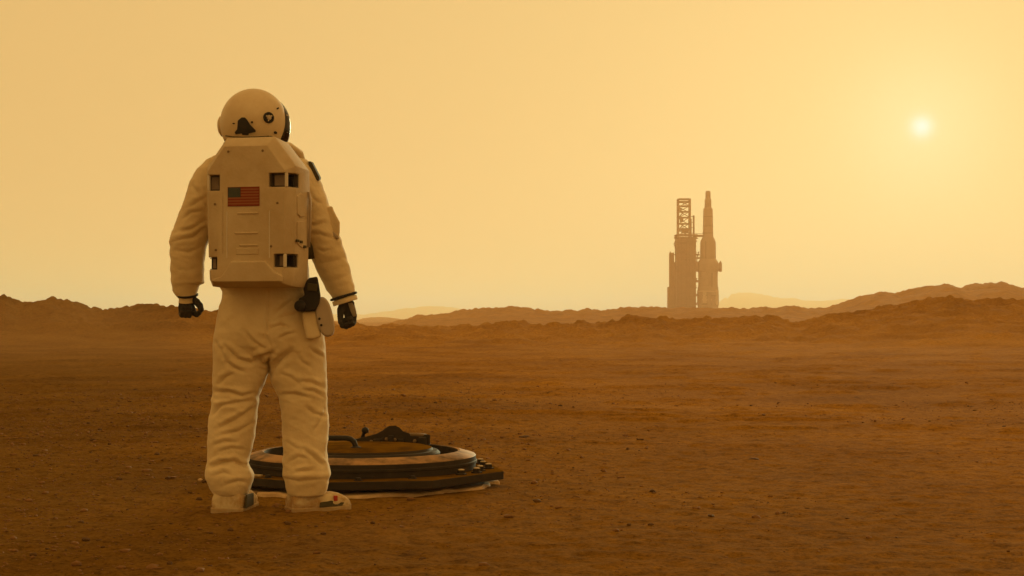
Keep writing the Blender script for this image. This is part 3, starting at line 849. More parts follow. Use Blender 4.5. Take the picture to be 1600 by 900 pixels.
DL = .04
left_ch = []
for i, x in enumerate((283.0, 288.5, 294.5)):
    left_ch.append(([(x, 480, DL), (x + 0.4, 490.5 + (i == 1), DL - .014), (x + 1.4, 493.5 - 0.6 * (i == 0), DL - .040), (x + 2.2, 486, DL - .052), (x + 2.4, 479.5, DL - .046)], (.0125, .0115, .0105, .0095, .0085)))
left_ch.append(([(299.5, 480, DL), (303, 489, DL - .012), (307.5, 491.5, DL - .034), (311.5, 488.5, DL - .046)], (.0135, .0130, .0118, .0100)))
left_ch.append(([(300, 467, DL - .01), (307.5, 472, DL - .022), (312.5, 478, DL - .034), (314.3, 483.5, DL - .044)], (.0165, .0150, .0138, .0115)))
left_pm = [([(284.5, 466, DL), (283.5, 482, DL)], (.0150, .0150)), ([(290, 465, DL), (289.5, 482, DL)], (.0175, .0165)), ([(296.5, 465, DL), (297, 482, DL)], (.0180, .0165))]
gl = link_mesh('glove', glove(left_ch, left_pm), 'glove', person, True)
DR_ = .03
right_ch = []
for i, x in enumerate((543.5, 548.5, 553.0)):
    right_ch.append(([(x, 492, DR_), (x - 0.2, 505 - 1.5 * (i == 2), DR_ - .012), (x - 2.4, 511 - 2.2 * i, DR_ - .036), (x - 4.0, 506 - 1.5 * i, DR_ - .052), (x - 4.4, 499 - i, DR_ - .047)], (.0125, .0115, .0105, .0095, .0085)))
right_ch.append(([(542.0, 489, DR_), (542.8, 502, DR_ - .01), (539.5, 510.0, DR_ - .03), (534.5, 509.0, DR_ - .044)], (.0125, .0120, .0112, .0105)))
right_ch.append(([(536.0, 476, DR_ - .01), (532.2, 484, DR_ - .022), (531.8, 495, DR_ - .034), (532.6, 503.5, DR_ - .043)], (.0170, .0150, .0130, .0115)))
right_pm = [([(536.5, 474, DR_), (540.0, 488, DR_)], (.0185, .0140)), ([(543, 474, DR_), (546, 492, DR_)], (.0170, .0160)), ([(549, 474, DR_), (552, 491, DR_)], (.0150, .0140))]
gr_ = link_mesh('glove', glove(right_ch, right_pm), 'glove', person, True)
pn = MB()
outp = [(543.5, 473.5), (550, 472.5), (555, 480), (557, 488), (556.5, 494), (551.5, 495), (547.5, 486)]
pn.prism([pl(x, y, DR_ - .021) for x, y in outp], [pl(x, y, DR_ - .008) for x, y in outp]).build('glove_panel', 'gloveback', gr_, True, bevel=0.003)
outp = [(286, 466.5), (302, 466.5), (301.5, 470), (292, 471.5), (286.5, 470.5)]
pn = MB(); pn.prism([pl(x, y, DL - .022) for x, y in outp], [pl(x, y, DL - .008) for x, y in outp]).build('glove_panel', 'gloveback', gl, True, bevel=0.003)


# ---- boots
def boot(heel, yaw, length, width, height_, label=None):
    """heel: ground point at the back of the heel; the toe points along yaw (0 = away, clockwise positive)"""
    fx, fy = math.sin(yaw), math.cos(yaw); sx, sy = fy, -fx
    rows = [(0.00, .40, .015, .70), (0.03, .47, .010, .96), (0.12, .52, .008, 1.0), (0.26, .52, .008, 1.02), (0.36, .52, .008, .98), (0.46, .53, .008, .86), (0.58, .56, .008, .84), (0.72, .58, .010, .82), (0.86, .53, .014, .72), (0.95, .42, .020, .56), (1.0, .26, .028, .40)]
    n = 28; vv, ff = [], []
    for t, w, z0, hh in rows:
        zt = hh * height_
        zc, hzz = (z0 + zt) / 2, (zt - z0) / 2
        for k in range(n):
            q = 2 * math.pi * k / n; cc, ss = math.cos(q), math.sin(q)
            ex = math.copysign(abs(cc) ** 0.62, cc); ez = math.copysign(abs(ss) ** 0.62, ss)
            wl_ = w * width * (1 - 0.14 * max(ez, 0))
            p = (heel[0] + fx * t * length + sx * ex * wl_, heel[1] + fy * t * length + sy * ex * wl_, zc + ez * hzz)
            vv.append(p)
    for i in range(len(rows) - 1):
        for k in range(n):
            k2 = (k + 1) % n; ff.append((i * n + k, i * n + k2, (i + 1) * n + k2, (i + 1) * n + k))
    ff.append(tuple(range(n - 1, -1, -1))); ff.append(tuple((len(rows) - 1) * n + k for k in range(n)))
    mb = MB(); mb.add(vv, ff)
    me_ = remesh(mb, 0.0055, 3, 0.5)
    q_, nn_ = get_vn(me_)
    q_ = q_ + nn_ * (0.0035 * noise(q_[:, 0] * 16, q_[:, 1] * 16, q_[:, 2] * 26) + 0.002 * noise(q_[:, 0] * 40, q_[:, 1] * 40, q_[:, 2] * 40))[:, None] * smooth(0.03, 0.05, q_[:, 2])[:, None]
    me_.vertices.foreach_set('co', q_.ravel()); me_.update()
    bo = link_mesh('boot', me_, 'boot', person, True)
    # sole: an outline slab under the upper
    ol = []
    for t, w, z0, hh in rows: ol.append((t, w * 1.04))
    pts = [(t, w) for t, w in ol] + [(t, -w) for t, w in reversed(ol)]
    P = lambda t, w, z: (heel[0] + fx * (t * length * 1.02 - .004) + sx * w * width, heel[1] + fy * (t * length * 1.02 - .004) + sy * w * width, z)
    MB().prism([P(t, w, -0.015) for t, w in pts], [P(t, w, 0.030 + 0.008 * (t > .9)) for t, w in pts]).build('sole', 'sole', bo, bevel=0.006)
    return bo, P


bo_l, PL = boot((pl(360, 803).x, -0.105), R(4), 0.33, 0.155, 0.115)
hb = pl(452, 803)
bo_r, PR = boot((hb.x + 0.006, -0.05), R(64), 0.292, 0.140, 0.112)
MB().prism([PR(t, .535 - .03 * (z > .04), z) for t, z in ((.42, .030), (.80, .034), (.84, .046), (.62, .058), (.44, .052))], [PR(t, .60 - .05 * (z > .04), z) for t, z in ((.42, .030), (.80, .034), (.84, .046), (.62, .058), (.44, .052))]).build('side_strap', 'bootdark', bo_r, bevel=0.003)
MB().prism([PR(t, .50, z) for t, z in ((.66, .055), (.72, .055), (.72, .080), (.66, .080))], [PR(t, .575, z) for t, z in ((.66, .055), (.72, .055), (.72, .080), (.66, .080))]).build('red_tab', 'red', bo_r, bevel=0.002)
MB().prism([PL(t, .53, z) for t, z in ((.05, .028), (.5, .028), (.5, .085), (.1, .090))], [PL(t, .585, z) for t, z in ((.05, .028), (.5, .028), (.5, .085), (.1, .090))]).build('side_strap', 'bootdark', bo_l, bevel=0.003)

# ---- helmet
HD = 0.02
hc = pl(397, 194, HD)
ks = (PD + HD) / FPX
RXH, RZH, RYH = 52.5 * ks, 55 * ks, 56 * ks
PHI = R(24)


def hdir(az, el, s=1.0):
    """point on the helmet shell; az clockwise from straight away"""
    d = Vector((math.sin(az) * math.cos(el), math.cos(az) * math.cos(el), math.sin(el)))
    return hc + Vector((d.x * RXH, d.y * RYH, d.z * RZH)) * s


vv, ff = [], []
NU, NV = 64, 40
for j in range(NV + 1):
    el = R(90) - (R(90) + R(30)) * j / NV
    for i in range(NU):
        p = hdir(2 * math.pi * i / NU, el)
        if el < 0: p = Vector((p.x, p.y, p.z - 0.0 * el))
        vv.append(p)
for j in range(NV):
    for i in range(NU):
        i2 = (i + 1) % NU; ff.append((j * NU + i, j * NU + i2, (j + 1) * NU + i2, (j + 1) * NU + i))
ff.append(tuple(NV * NU + i for i in range(NU)))
shell_mb = MB().add(vv, ff)
helmet = shell_mb.build('helmet', 'helmet', person, True)
helmet['label'] = 'scuffed beige helmet turned slightly right'
bmz = bmesh.new(); bmz.from_mesh(helmet.data); bmesh.ops.remove_doubles(bmz, verts=bmz.verts, dist=1e-5); bmz.to_mesh(helmet.data); bmz.free()
helmet.data.polygons.foreach_set('use_smooth', [len(p.vertices) < 10 for p in helmet.data.polygons])
# neck ring and seam
nb = hc.z - RZH * 0.5
MB().lathe([(1.0, -0.024), (1.03, -0.018), (1.03, -0.010), (1.0, -0.006)], c=(hc.x, hc.y, nb), n=64, sx=RXH * 0.875, sy=RYH * 0.875).build('neck_seam', 'black', helmet, True)
MB().lathe([(0.98, -0.085), (1.03, -0.080), (1.03, -0.030), (0.98, -0.026)], c=(hc.x, hc.y, nb), n=64, sx=RXH * 0.87, sy=RYH * 0.87).build('neck_ring', 'helmet', helmet, True)
# visor rim and glass in front
fwd = Vector((math.sin(PHI), math.cos(PHI), -0.10)).normalized()
rgt = Vector((math.cos(PHI), -math.sin(PHI), 0)); upv = rgt.cross(fwd)


def vpt(u, w, d): return hc + rgt * u + upv * w + fwd * d


mb = MB(); nn2 = 56; v_, f_ = [], []
for off, dd_ in ((1.0, .014), (1.045, .026), (1.05, .060), (1.0, .078), (0.93, .072), (0.93, .030)):
    for k in range(nn2):
        q = 2 * math.pi * k / nn2
        v_.append(vpt(0.1545 * off * math.cos(q), 0.150 * off * math.sin(q) - 0.010 - .035 * (math.sin(q) < 0) * abs(math.sin(q)) * .5, dd_))
for i in range(6):
    for k in range(nn2):
        j = (i + 1) % 6; k2 = (k + 1) % nn2; f_.append((i * nn2 + k, i * nn2 + k2, j * nn2 + k2, j * nn2 + k))
rim = mb.add(v_, f_).build('visor_rim', 'visor', helmet, True)
v_, f_ = [], []
for j in range(11):
    a_ = R(90) * j / 10
    for k in range(nn2):
        q = 2 * math.pi * k / nn2
        v_.append(vpt(0.142 * math.cos(a_) * math.cos(q), 0.140 * math.cos(a_) * math.sin(q) - .012, .06 + 0.105 * math.sin(a_)))
for j in range(10):
    for k in range(nn2):
        k2 = (k + 1) % nn2; f_.append((j * nn2 + k, j * nn2 + k2, (j + 1) * nn2 + k2, (j + 1) * nn2 + k))
MB().add(v_, f_).build('visor', 'visor', helmet, True)
# small pale clips along the rim
for wv in (-.115, -.085, -.02, .05):
    MB().box(vpt(math.sqrt(max(.156 ** 2 - wv * wv, 0)), wv - .012, .045), (.010, .022, .018), Matrix.Rotation(-PHI, 3, 'Z')).build('rim_clip', 'pouch', rim, bevel=0.003)


def shell_px(px, py_, lift=0.0):
    """point of the helmet shell facing the photographer under a pixel"""
    o_ = Vector((-PX0, -PD, CAMH)); d_ = pl(px, py_, 0) - o_
    s3 = Vector((1 / (RXH + lift), 1 / (RYH + lift), 1 / (RZH + lift)))
    oo = (o_ - hc) * s3; dd2 = d_ * s3
    A_ = dd2.dot(dd2); B_ = oo.dot(dd2); C_ = oo.dot(oo) - 1
    disc_ = B_ * B_ - A_ * C_
    if disc_ < 0: return None
    return o_ + d_ * ((-B_ - math.sqrt(disc_)) / A_)


def shell_patch(name, poly, m_, lo, hi, parent=helmet, sub=3):
    bm_ = bmesh.new()
    vs_ = [bm_.verts.new((x, y, 0)) for x, y in poly]
    bm_.faces.new(vs_)
    bmesh.ops.triangulate(bm_, faces=bm_.faces[:])
    bmesh.ops.subdivide_edges(bm_, edges=bm_.edges[:], cuts=sub, use_grid_fill=True)
    bmesh.ops.triangulate(bm_, faces=bm_.faces[:])
    r_ = bmesh.ops.extrude_face_region(bm_, geom=bm_.faces[:])
    top = {g for g in r_['geom'] if isinstance(g, bmesh.types.BMVert)}
    for q in bm_.verts:
        q.co = shell_px(q.co.x, q.co.y, hi if q in top else lo)
    bmesh.ops.recalc_face_normals(bm_, faces=bm_.faces)
    me_ = bpy.data.meshes.new(name); bm_.to_mesh(me_); bm_.free()
    return auto_smooth(link_mesh(name, me_, m_, parent), 40)


shell_patch('rear_badge', [(377.5, 183.5), (382.5, 183.5), (386, 187), (391, 195), (399.5, 203.5), (399.5, 206), (389, 208.5), (388, 211), (379, 211), (377.5, 208.5), (368, 210), (366.8, 206.5), (370.5, 202), (371.5, 188.5)], 'black', -.004, .006)


def port(px, py_, r_px, m_ring, m_in, name):
    p = shell_px(px, py_); r_ = r_px * ks
    g = Vector(((p.x - hc.x) / RXH ** 2, (p.y - hc.y) / RYH ** 2, (p.z - hc.z) / RZH ** 2)).normalized()
    rot = g.to_track_quat('Z', 'Y')
    o_ = auto_smooth(MB().lathe([(r_, -0.008), (r_, 0.007), (r_ * .9, 0.010), (r_ * .72, 0.010), (r_ * .68, 0.004)], n=28).build(name, m_ring, helmet))
    o_.location = p; o_.rotation_mode = 'QUATERNION'; o_.rotation_quaternion = rot
    if m_in:
        i_ = auto_smooth(MB().lathe([(r_ * .45, 0.003), (r_ * .45, 0.009), (r_ * .3, 0.012)], n=18).build('port_core', m_in, o_))
        for q in (0.6, 2.7, 4.4):
            MB().box((r_ * .57 * math.cos(q), r_ * .57 * math.sin(q), .006), (r_ * .2, r_ * .2, .008)).build('port_stud', 'helmet', o_)
    return o_


port(419.5, 184, 8.6, 'black', 'pouch', 'side_port')
port(393.8, 191, 1.6, 'black', None, 'shell_screw')
port(429.5, 207, 2.0, 'black', None, 'shell_screw')
port(433, 170, 1.2, 'black', None, 'shell_screw')
port(366, 193, 1.0, 'black', None, 'shell_screw')
ear = hdir(R(-84), R(-3), 0.97)
eo = auto_smooth(MB().lathe([(.048, -.012), (.048, .006), (.036, .014), (.012, .017)], n=28).build('ear_cap', 'helmet', helmet))
eo.location = ear; eo.rotation_mode = 'QUATERNION'; eo.rotation_quaternion = (ear - hc).to_track_quat('Z', 'Y')
shell_patch('rear_seam', [(352, 211.5), (364, 213), (380, 213.6), (400, 213.4), (420, 212), (420, 213.2), (400, 214.8), (380, 215), (364, 214.4), (352, 213)], 'bootdark', -.003, .001, sub=2)

# ---- backpack
PA = R(14)
PDY = -0.355
pc = pl(384.5, 335, PDY)
pk = (PD + PDY) / FPX


def bp_(u, py_, w):      # u across, w towards the wearer
    z = CAMH + (HY - py_) * pk
    return Vector((pc.x + u * math.cos(PA) + w * math.sin(PA), pc.y - u * math.sin(PA) + w * math.cos(PA), z))


F = [(-.106, 228), (.100, 228), (.184, 268), (.184, 300), (.178, 400), (.172, 430), (.160, 441), (-.160, 441), (-.172, 430), (-.176, 400), (-.182, 300), (-.184, 266)]
Mk = [(-.116, 212.5), (.114, 212.5), (.214, 259), (.215, 300), (.209, 400), (.203, 436), (.190, 447), (-.186, 447), (-.200, 436), (-.206, 400), (-.212, 300), (-.214, 258)]
Bk = [(-.116, 217), (.116, 217), (.218, 262), (.219, 300), (.213, 400), (.207, 437), (.194, 449), (-.190, 449), (-.202, 438), (-.208, 400), (-.214, 300), (-.215, 261)]
pm = MB(); nF = len(F)
pm.add([bp_(u, y, 0.0) for u, y in F] + [bp_(u, y, .055) for u, y in Mk] + [bp_(u, y, .215) for u, y in Bk],
       [tuple(range(nF)), tuple(range(3 * nF - 1, 2 * nF - 1, -1))] + [(r * nF + k, (r + 1) * nF + k, (r + 1) * nF + (k + 1) % nF, r * nF + (k + 1) % nF) for r in (0, 1) for k in range(nF)])
tmp = pm.build('tmp_pack', 'pack')
cut_specs = []
rotp = Matrix.Rotation(-PA, 3, 'Z')
cut_boxes = []
# (u0,u1, py0,py1, w0,w1)
for u0, u1, y0, y1, w0, w1 in ((-.30, -.128, 272, 297, -.03, .085), (.108, .30, 271, 293, -.03, .095), (-.30, -.140, 401, 421, -.03, .085), (.132, .30, 397, 418, -.03, .10)):
    c_ = (bp_(u0, y0, w0) + bp_(u1, y1, w1)) / 2
    cb_ = MB().box(c_, (u1 - u0, w1 - w0, (y1 - y0) * pk), rotp).build('tmp_cut', 'pack')
    cut_boxes.append(cb_)
    mod = tmp.modifiers.new('b', 'BOOLEAN'); mod.operation = 'DIFFERENCE'; mod.object = cb_; mod.solver = 'EXACT'
bvm = tmp.modifiers.new('bev', 'BEVEL'); bvm.width = 0.010; bvm.segments = 4; bvm.limit_method = 'ANGLE'; bvm.angle_limit = R(25)
pme = evaluated(tmp)
for o_ in [tmp] + cut_boxes: bpy.data.objects.remove(o_)
pme.materials.clear()
pack = link_mesh('backpack', pme, 'pack', person)
auto_smooth(pack, 28)
pack['label'] = 'hard white life-support backpack with four corner handholds'
# recess liners and grip bars at the corners
for u0, u1, y0, y1, w1, s, ub, bar_on in ((-.186, -.130, 273, 296, .082, -1, -.187, 1), (.111, .192, 272, 292, .092, 1, .190, 1), (-.176, -.143, 402, 420, .082, -1, -.180, 0), (.135, .188, 398, 417, .097, 1, .183, 1)):
    ln = MB()
    hgt = (y1 - y0) * pk
    ui = u1 if s < 0 else u0                   # inner end
    uo = u0 if s < 0 else u1
    ym_ = (y0 + y1) / 2
    ub2 = s * (.211 if y0 < 350 else .203)
    ln.box(bp_((ui + ub2) / 2, ym_, w1 - .001), (abs(ub2 - ui), .003, hgt - .004), rotp, 0)
    for yy in (y0 + .6, y1 - .6): ln.box(bp_((uo + ub2) / 2, yy, w1 / 2 + .032), (abs(ub2 - uo) + .004, w1 - .072, .003), rotp, 0)
    ln.box(bp_((ui + ub) / 2 + .003 * s, ym_, .030), (abs(ub - ui) - .022, .004, hgt - .010), rotp, 1)
    ln.box(bp_(ui + .001 * s, ym_, w1 / 2 + .003), (.003, w1 - .012, hgt - .004), rotp, 0)
    for yy in (y0 + .6, y1 - .6):
        ln.box(bp_((u0 + u1) / 2, yy, w1 / 2 + .012), (abs(u1 - u0) - .004, w1 - .030, .003), rotp, 0)
    lo_ = ln.build('recess_liner', ['recess', 'recessback'], pack)
    if bar_on: MB().box(bp_(ub - .002 * s, ym_, .012), (.013, .016, hgt + .006), rotp).build('grip_bar', 'packlight', pack, bevel=0.004)
    MB().box(bp_(uo * .93, ym_, w1 - .008), (.030, .012, hgt - .006), rotp).build('recess_block', 'black', lo_, bevel=0.002)
# relief on the back face
for y, ua, ub in ((333, -.040, .058), (364, -.052, .056), (383, -.030, .056)):
    MB().prism([bp_(ua, y - .8, -.004), bp_(ub, y - .8, -.004), bp_(ub, y + 1.2, -.004), bp_(ua, y + 1.2, -.004)], [bp_(ua - .004, y - 2.2, .004), bp_(ub + .004, y - 2.2, .004), bp_(ub + .004, y + 2.0, .004), bp_(ua - .004, y + 2.0, .004)]).build('rib', 'pack', pack, bevel=0.0015)
MB().prism([bp_(-.048, 388, -.003), bp_(.060, 388, -.003), bp_(.056, 397, -.003), bp_(-.046, 397, -.003)], [bp_(-.052, 386.5, .003), bp_(.064, 386.5, .003), bp_(.060, 398.5, .003), bp_(-.050, 398.5, .003)]).build('label_plate', 'pack', pack, bevel=0.001)
LPp = [(-.098, 423), (-.070, 407.5), (.098, 407.5), (.142, 424), (.176, 431), (.176, 441), (-.165, 441), (-.165, 437), (-.120, 433)]
MB().prism([bp_(u * .975, y + (1.2 if y < 425 else -.6), -.016) for u, y in LPp], [bp_(u, y, .004) for u, y in LPp]).build('lower_panel', 'pack', pack, bevel=0.005, seg=3)
MB().prism([bp_(-.118, 300, -.0), bp_(-.112, 300, -.003), bp_(-.112, 395, -.003), bp_(-.118, 395, -.0)], [bp_(-.118, 300, .004), bp_(-.112, 300, .004), bp_(-.112, 395, .004), bp_(-.118, 395, .004)]).build('seam', 'pack', pack)
# side pouch and buckles on the visible flank
def side_pt(t, y, o_): # t 0..1 along the flank from back face to wearer, o_ outward
    a_ = bp_(.214 - .004 * (y > 350), y, .055); b_ = bp_(.218 - .004 * (y > 350), y, .215)
    nrm_ = Vector((math.cos(PA + R(-10)), -math.sin(PA + R(-10)), 0))
    return a_.lerp(b_, t) + nrm_ * o_
sp = [(.06, 306), (.34, 300), (.60, 304), (.60, 336), (.30, 338), (.10, 334)]
MB().prism([side_pt(t, y, .005) for t, y in sp], [side_pt(t, y, -.012) for t, y in sp]).build('flank_panel', 'pack', pack, bevel=0.003)
sp = [(.10, 346), (.70, 342), (.72, 384), (.45, 386), (.12, 380)]
MB().prism([side_pt(t, y, .005) for t, y in sp], [side_pt(t, y, -.012) for t, y in sp]).build('flank_panel', 'pack', pack, bevel=0.003)
for t, y in ((.35, 377), (.62, 384), (.10, 376)):
    MB().box(side_pt(t, y, .006), (.008, .03, .012), rotp).build('buckle', 'bootdark', pack, bevel=0.002)
MB().tube([side_pt(.86, 296, .006), side_pt(.88, 310, .010), side_pt(.90, 345, .010), side_pt(.92, 384, .006)], .006, 8).build('strap', 'pouch', pack, True)
for u, y in ((-.150, 318), (.150, 318), (-.146, 390), (.120, 385), (-.085, 236), (.080, 236)):
    o_ = MB().lathe([(.0055, -.002), (.0055, .0015), (.003, .0025)], n=10).build('fastener', 'boltdull', pack)
    o_.location = bp_(u, y, -.001); o_.rotation_euler = (R(90), 0, -PA)
for u in (-.092, .112):
    MB().prism([bp_(u - .002, 330, -.0022), bp_(u + .002, 330, -.0022), bp_(u + .002, 403, -.0022), bp_(u - .002, 403, -.0022)], [bp_(u - .003, 330, .002), bp_(u + .003, 330, .002), bp_(u + .003, 403, .002), bp_(u - .003, 403, .002)]).build('seam', 'packlight', pack)
for sgn_ in (-1, 1):
    pts_ = [bp_(.035 * sgn_ + .0, 214, .12), bp_(.045 * sgn_, 209, .17), bp_(.06 * sgn_, 211, .23)]
    MB().tube(pts_, .009, 8).build('hose', 'bootdark', pack, True)
# shoulder straps from pack to chest
for u in (-.085, .085):
    MB().tube([bp_(u, 222, .17), bp_(u * 1.15, 220, .26), bp_(u * 1.3, 228, .36), bp_(u * 1.3, 250, .42)], [.018, .02, .02, .02], 10).build('shoulder_strap', 'suit', pack, True)
# flag
fl = MB(); u0, u1, y0, y1 = -.0855, .0625, 292.5, 321.5
fl.prism([bp_(u0 - .002, y0 - .6, -.0025), bp_(u1 + .002, y0 - .6, -.0025), bp_(u1 + .002, y1 + .6, -.0025), bp_(u0 - .002, y1 + .6, -.0025)], [bp_(u0 - .002, y0 - .6, .002), bp_(u1 + .002, y0 - .6, .002), bp_(u1 + .002, y1 + .6, .002), bp_(u0 - .002, y1 + .6, .002)])
flag = fl.build('flag_patch', 'flagred', pack)
flag['label'] = 'flag patch with red stripes and blue star field'
for i in range(13):
    ya, yb = y0 + (y1 - y0) * i / 13, y0 + (y1 - y0) * (i + 1) / 13
    us = -.0245 if i < 7 else u0
    MB().add([bp_(us, ya, -.0034), bp_(u1, ya, -.0034), bp_(u1, yb, -.0034), bp_(us, yb, -.0034)], [(0, 1, 2, 3)]).build('stripe', 'flagwhite' if i % 2 else 'flagred', flag)
MB().add([bp_(u0, y0, -.0036), bp_(-.0255, y0, -.0036), bp_(-.0255, y0 + (y1 - y0) * 7 / 13, -.0036), bp_(u0, y0 + (y1 - y0) * 7 / 13, -.0036)], [(0, 1, 2, 3)]).build('canton', 'flagblue', flag)
st = MB()
for r_ in range(9):
    nrow = 6 if r_ % 2 == 0 else 5
    for c2 in range(nrow):
        uu = u0 + .0605 * ((c2 * 2 + 1 + (r_ % 2)) / 12.0); yy_ = y0 + (y1 - y0) * 7 / 13 * (r_ + 1) / 10
        pts = []
        for k in range(10):
            q = math.pi / 2 + k * math.pi / 5; rad = .0026 if k % 2 == 0 else .0011
            pts.append(bp_(uu + rad * math.cos(q), yy_ - rad * math.sin(q) / pk, -.0042))
        st.add(pts, [tuple(range(10))])
st.build('stars', 'star', flag)

# ---- hip kit: black holster, pouch plate
hs = [(476, 440), (484, 434), (496, 432), (498.5, 445), (501, 462), (499, 474), (493, 486), (478, 487), (466, 486), (463.5, 474), (468, 466), (476, 462), (474, 452)]
hol = MB().prism([pl(x, y, -.205) for x, y in hs], [pl(x, y, -.09) for x, y in hs]).build('holster', 'black', person, bevel=0.008, seg=3)
MB().lathe([(.020, -.02), (.026, -.012), (.026, .012), (.020, .02)], c=(0, 0, 0), n=18).build('holster_knob', 'black', hol, True).matrix_local = Matrix.Translation(pl(469, 478, -.215)) @ Matrix.Rotation(R(90), 4, 'X')
MB().box(pl(488, 449, -.208), (.045, .012, .035), Matrix.Rotation(.1, 3, 'Y')).build('holster_strap', 'bootdark', hol, bevel=0.003)
pp = []
for k in range(32):
    q = 2 * math.pi * k / 32
    ex = math.copysign(abs(math.cos(q)) ** .75, math.cos(q)); ey = math.copysign(abs(math.sin(q)) ** .8, math.sin(q))
    a_, b_ = 13.0 * ex, 31 * ey
    th = R(-12)
    pp.append((507 + a_ * math.cos(th) - b_ * math.sin(th) * 1.0, 495 + a_ * math.sin(th) * .6 + b_ * math.cos(th)))
pouch = auto_smooth(MB().prism([pl(x, y, -.190) for x, y in pp], [pl(507 + (x - 507) * 1.06, 495 + (y - 495) * 1.03, -.12) for x, y in pp]).build('hip_pouch', 'pouch', person, bevel=0.008, seg=3), 40)
for x, y in ((499, 498), (502, 508)):
    o_ = MB().lathe([(.0058, -.004), (.0058, .003), (.003, .004)], n=12).build('rivet', 'black', pouch)
    o_.location = pl(x, y, -.191); o_.rotation_euler = (R(90), 0, 0)
p2 = [(472, 487), (494, 484), (497, 505), (503, 526), (490, 530), (479, 530), (474, 508)]
MB().prism([pl(x, y, -.180) for x, y in p2], [pl(x, y, -.08) for x, y in p2]).build('thigh_pocket', 'suit', person, bevel=0.012, seg=3)
# under-arm harness between pack and right arm
MB().tube([pl(474, 358, -.02), pl(479, 372, -.03), pl(484, 388, -.03), pl(486, 404, -.02)], [.016, .02, .024, .02], 10).build('harness_strap', 'bootdark', person, True)
# right shoulder patch, arm pocket
def arm_surf(px, py_, dy): return pl(px, py_, dy)
sh = [(481.5, 251.5), (487, 253.5), (499.5, 278), (498, 283), (494, 281), (483, 260)]
MB().prism([pl(x, y, -.045) for x, y in sh], [pl(x + 2.5, y, .075) for x, y in sh]).build('shoulder_patch', 'bootdark', person, bevel=0.004)
pk2 = [(508, 324), (519, 321.5), (522, 330), (531, 347), (531, 361), (529.5, 373), (523, 371), (513, 352)]
apk = MB().prism([pl(x, y, -.035) for x, y in pk2], [pl(x, y, .075) for x, y in pk2]).build('arm_pocket', 'suit', person, bevel=0.009, seg=3)
fp = [(514, 358.5), (522, 363), (530.5, 371), (529.5, 374), (520, 368), (513, 361)]
MB().prism([pl(x, y, -.040) for x, y in fp], [pl(x, y, -.02) for x, y in fp]).build('pocket_edge', 'pouch', apk, bevel=0.002)

# ------------------------------------------------------------------ stones
ICO_V = []
_bm = bmesh.new(); bmesh.ops.create_icosphere(_bm, subdivisions=1, radius=1.0)
ICO_V = np.array([p.co[:] for p in _bm.verts]); ICO_F = [tuple(q.index for q in f.verts) for f in _bm.faces]; _bm.free()
_bm = bmesh.new(); bmesh.ops.create_icosphere(_bm, subdivisions=2, radius=1.0)
ICO2_V = np.array([p.co[:] for p in _bm.verts]); ICO2_F = [tuple(q.index for q in f.verts) for f in _bm.faces]; _bm.free()

STONES = [  # px, py of the base, width px, height px, label
    (311, 782, 12, 6, 'small dark stone just left of the astronaut\'s left boot'),
    (321, 754, 14, 6, 'small dark stone behind the astronaut\'s left ankle'),
    (313, 752, 10, 5, 'pale stone behind the astronaut\'s left ankle'),
    (360, 829, 12, 6, 'small dark stone on the soil below the left boot'),
    (450, 820, 11, 5, 'small dark stone just below the heel of the right boot'),
    (582, 817, 10, 5, 'dark stone right of and below the right boot toe'),
    (265, 880, 11, 5, 'small dark stone near the bottom edge, below and left of the astronaut'),
    (186, 750, 11, 5, 'dark stone level with the left trouser cuff, the farther of two from it'),
    (262, 749, 10, 5, 'dark stone level with the left trouser cuff, the nearer of two to it'),
    (134, 842, 16, 6, 'wide dark stone in the lower left foreground gravel'),
    (245, 713, 10, 5, 'small dark stone out left of the astronaut\'s knee'),
    (505, 835, 12, 5, 'flat dark stone on soil straight below the right boot'),
    (52, 866, 14, 6, 'dark stone in the lower left corner gravel'),
    (1017, 820, 12, 4, 'flat dark stone alone in the right foreground, rightmost of a pair'),
    (983, 821, 9, 4, 'small dark stone in the right foreground, leftmost of a pair'),
    (1178, 717, 22, 4, 'low flat dark stone on bare soil far right of the hatch'),
    (820, 684, 24, 4, 'low flat dark stone right of and beyond the hatch'),
    (660, 872, 14, 5, 'dark stone near the bottom edge, below the hatch'),
]
for i, (px, py_, w, h_, lab) in enumerate(STONES):
    x, y = at(px, py_)
    s_ = y / FPX
    q = np.random.default_rng(100 + i)
    vv = ICO2_V.copy()
    dsp = 1 + 0.30 * noise(vv[:, 0] * 1.3 + i * 7, vv[:, 1] * 1.3, vv[:, 2] * 1.3) + 0.14 * noise(vv[:, 0] * 3 + i, vv[:, 1] * 3, vv[:, 2] * 3)
    vv = vv * dsp[:, None] * 0.82 * np.array([w / 2 * s_, w / 2 * s_ * q.uniform(.7, 1.1), h_ * s_ * 0.75])
    o_ = MB().add(vv, ICO2_F).build('stone', 'collar' if 'pale' in lab else 'stonedark')
    o_.location = (x, y, gz(x, y) + h_ * s_ * 0.25); o_.rotation_euler = (0, 0, q.uniform(-.5, .5))
    tag(o_, lab, 'stone', 'scattered stones on the soil')

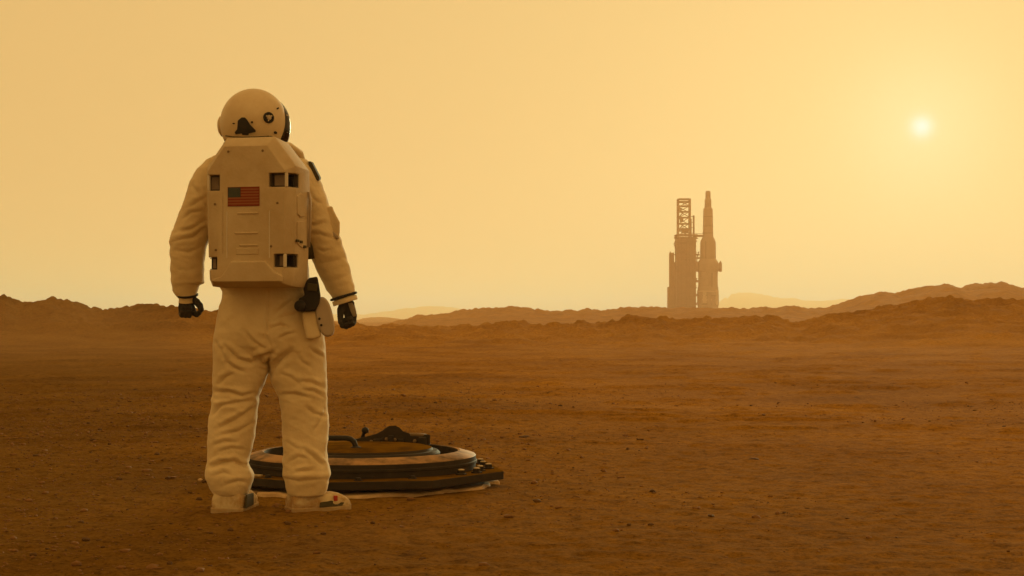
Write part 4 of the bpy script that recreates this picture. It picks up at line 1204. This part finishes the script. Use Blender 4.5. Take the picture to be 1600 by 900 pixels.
# loose gravel: thousands of chips nobody could count
N = 24000
ang_ = rng.uniform(-R(25), R(25), N * 3); rad_ = np.sqrt(rng.uniform(4.6 ** 2, 24 ** 2, N * 3)) * rng.uniform(.75, 1, N * 3) ** 1.0
gx, gy = rad_ * np.sin(ang_), rad_ * np.cos(ang_)
dens = 0.02 + 0.70 * smooth(1.6, -2.2, gx) + 0.5 * fbm(gx * 0.4, gy * 0.4, 2.2, 3)
keep = (rng.uniform(0, 1, N * 3) < dens) & (gy > 4.4) & (np.hypot(gx - HX, gy - DH) > 0.86)
gx, gy = gx[keep][:N], gy[keep][:N]
n_ = len(gx)
size = 0.0036 + 0.0034 * rng.pareto(2.8, n_); size = np.minimum(size, 0.019) * (1 + 0.006 * np.hypot(gx, gy))
gzv = height(gx, gy)
base = ICO_V[None] * (1 + 0.28 * rng.normal(size=(n_, len(ICO_V), 1))).clip(.45, 1.6)
rot_ = rng.uniform(0, 2 * math.pi, n_); cr, sr = np.cos(rot_)[:, None], np.sin(rot_)[:, None]
asp = rng.uniform(.6, 1.3, (n_, 1, 3)) * np.array([1.2, 1.0, .62])
base = base * asp * size[:, None, None]
bx_ = base[..., 0] * cr - base[..., 1] * sr; by_ = base[..., 0] * sr + base[..., 1] * cr
V = np.stack([bx_ + gx[:, None], by_ + gy[:, None], base[..., 2] + gzv[:, None] + 0.15 * size[:, None]], -1).reshape(-1, 3)
Fi = (np.array(ICO_F)[None] + (np.arange(n_) * len(ICO_V))[:, None, None]).reshape(-1, 3)
me = bpy.data.meshes.new('gravel')
me.vertices.add(len(V)); me.vertices.foreach_set('co', V.ravel())
me.loops.add(Fi.size); me.loops.foreach_set('vertex_index', Fi.ravel())
me.polygons.add(len(Fi)); me.polygons.foreach_set('loop_start', np.arange(len(Fi)) * 3)
mi = np.repeat((rng.uniform(0, 1, n_) < 0.14).astype(np.int32), len(ICO_F))
me.materials.append(M['stone']); me.materials.append(M['stonedark'])
me.polygons.foreach_set('material_index', mi)
me.update(calc_edges=True)
gravel = link_mesh('gravel', me, 'stone'); tag(gravel, 'loose brown gravel chips strewn over the foreground soil', 'gravel', kind='stuff')
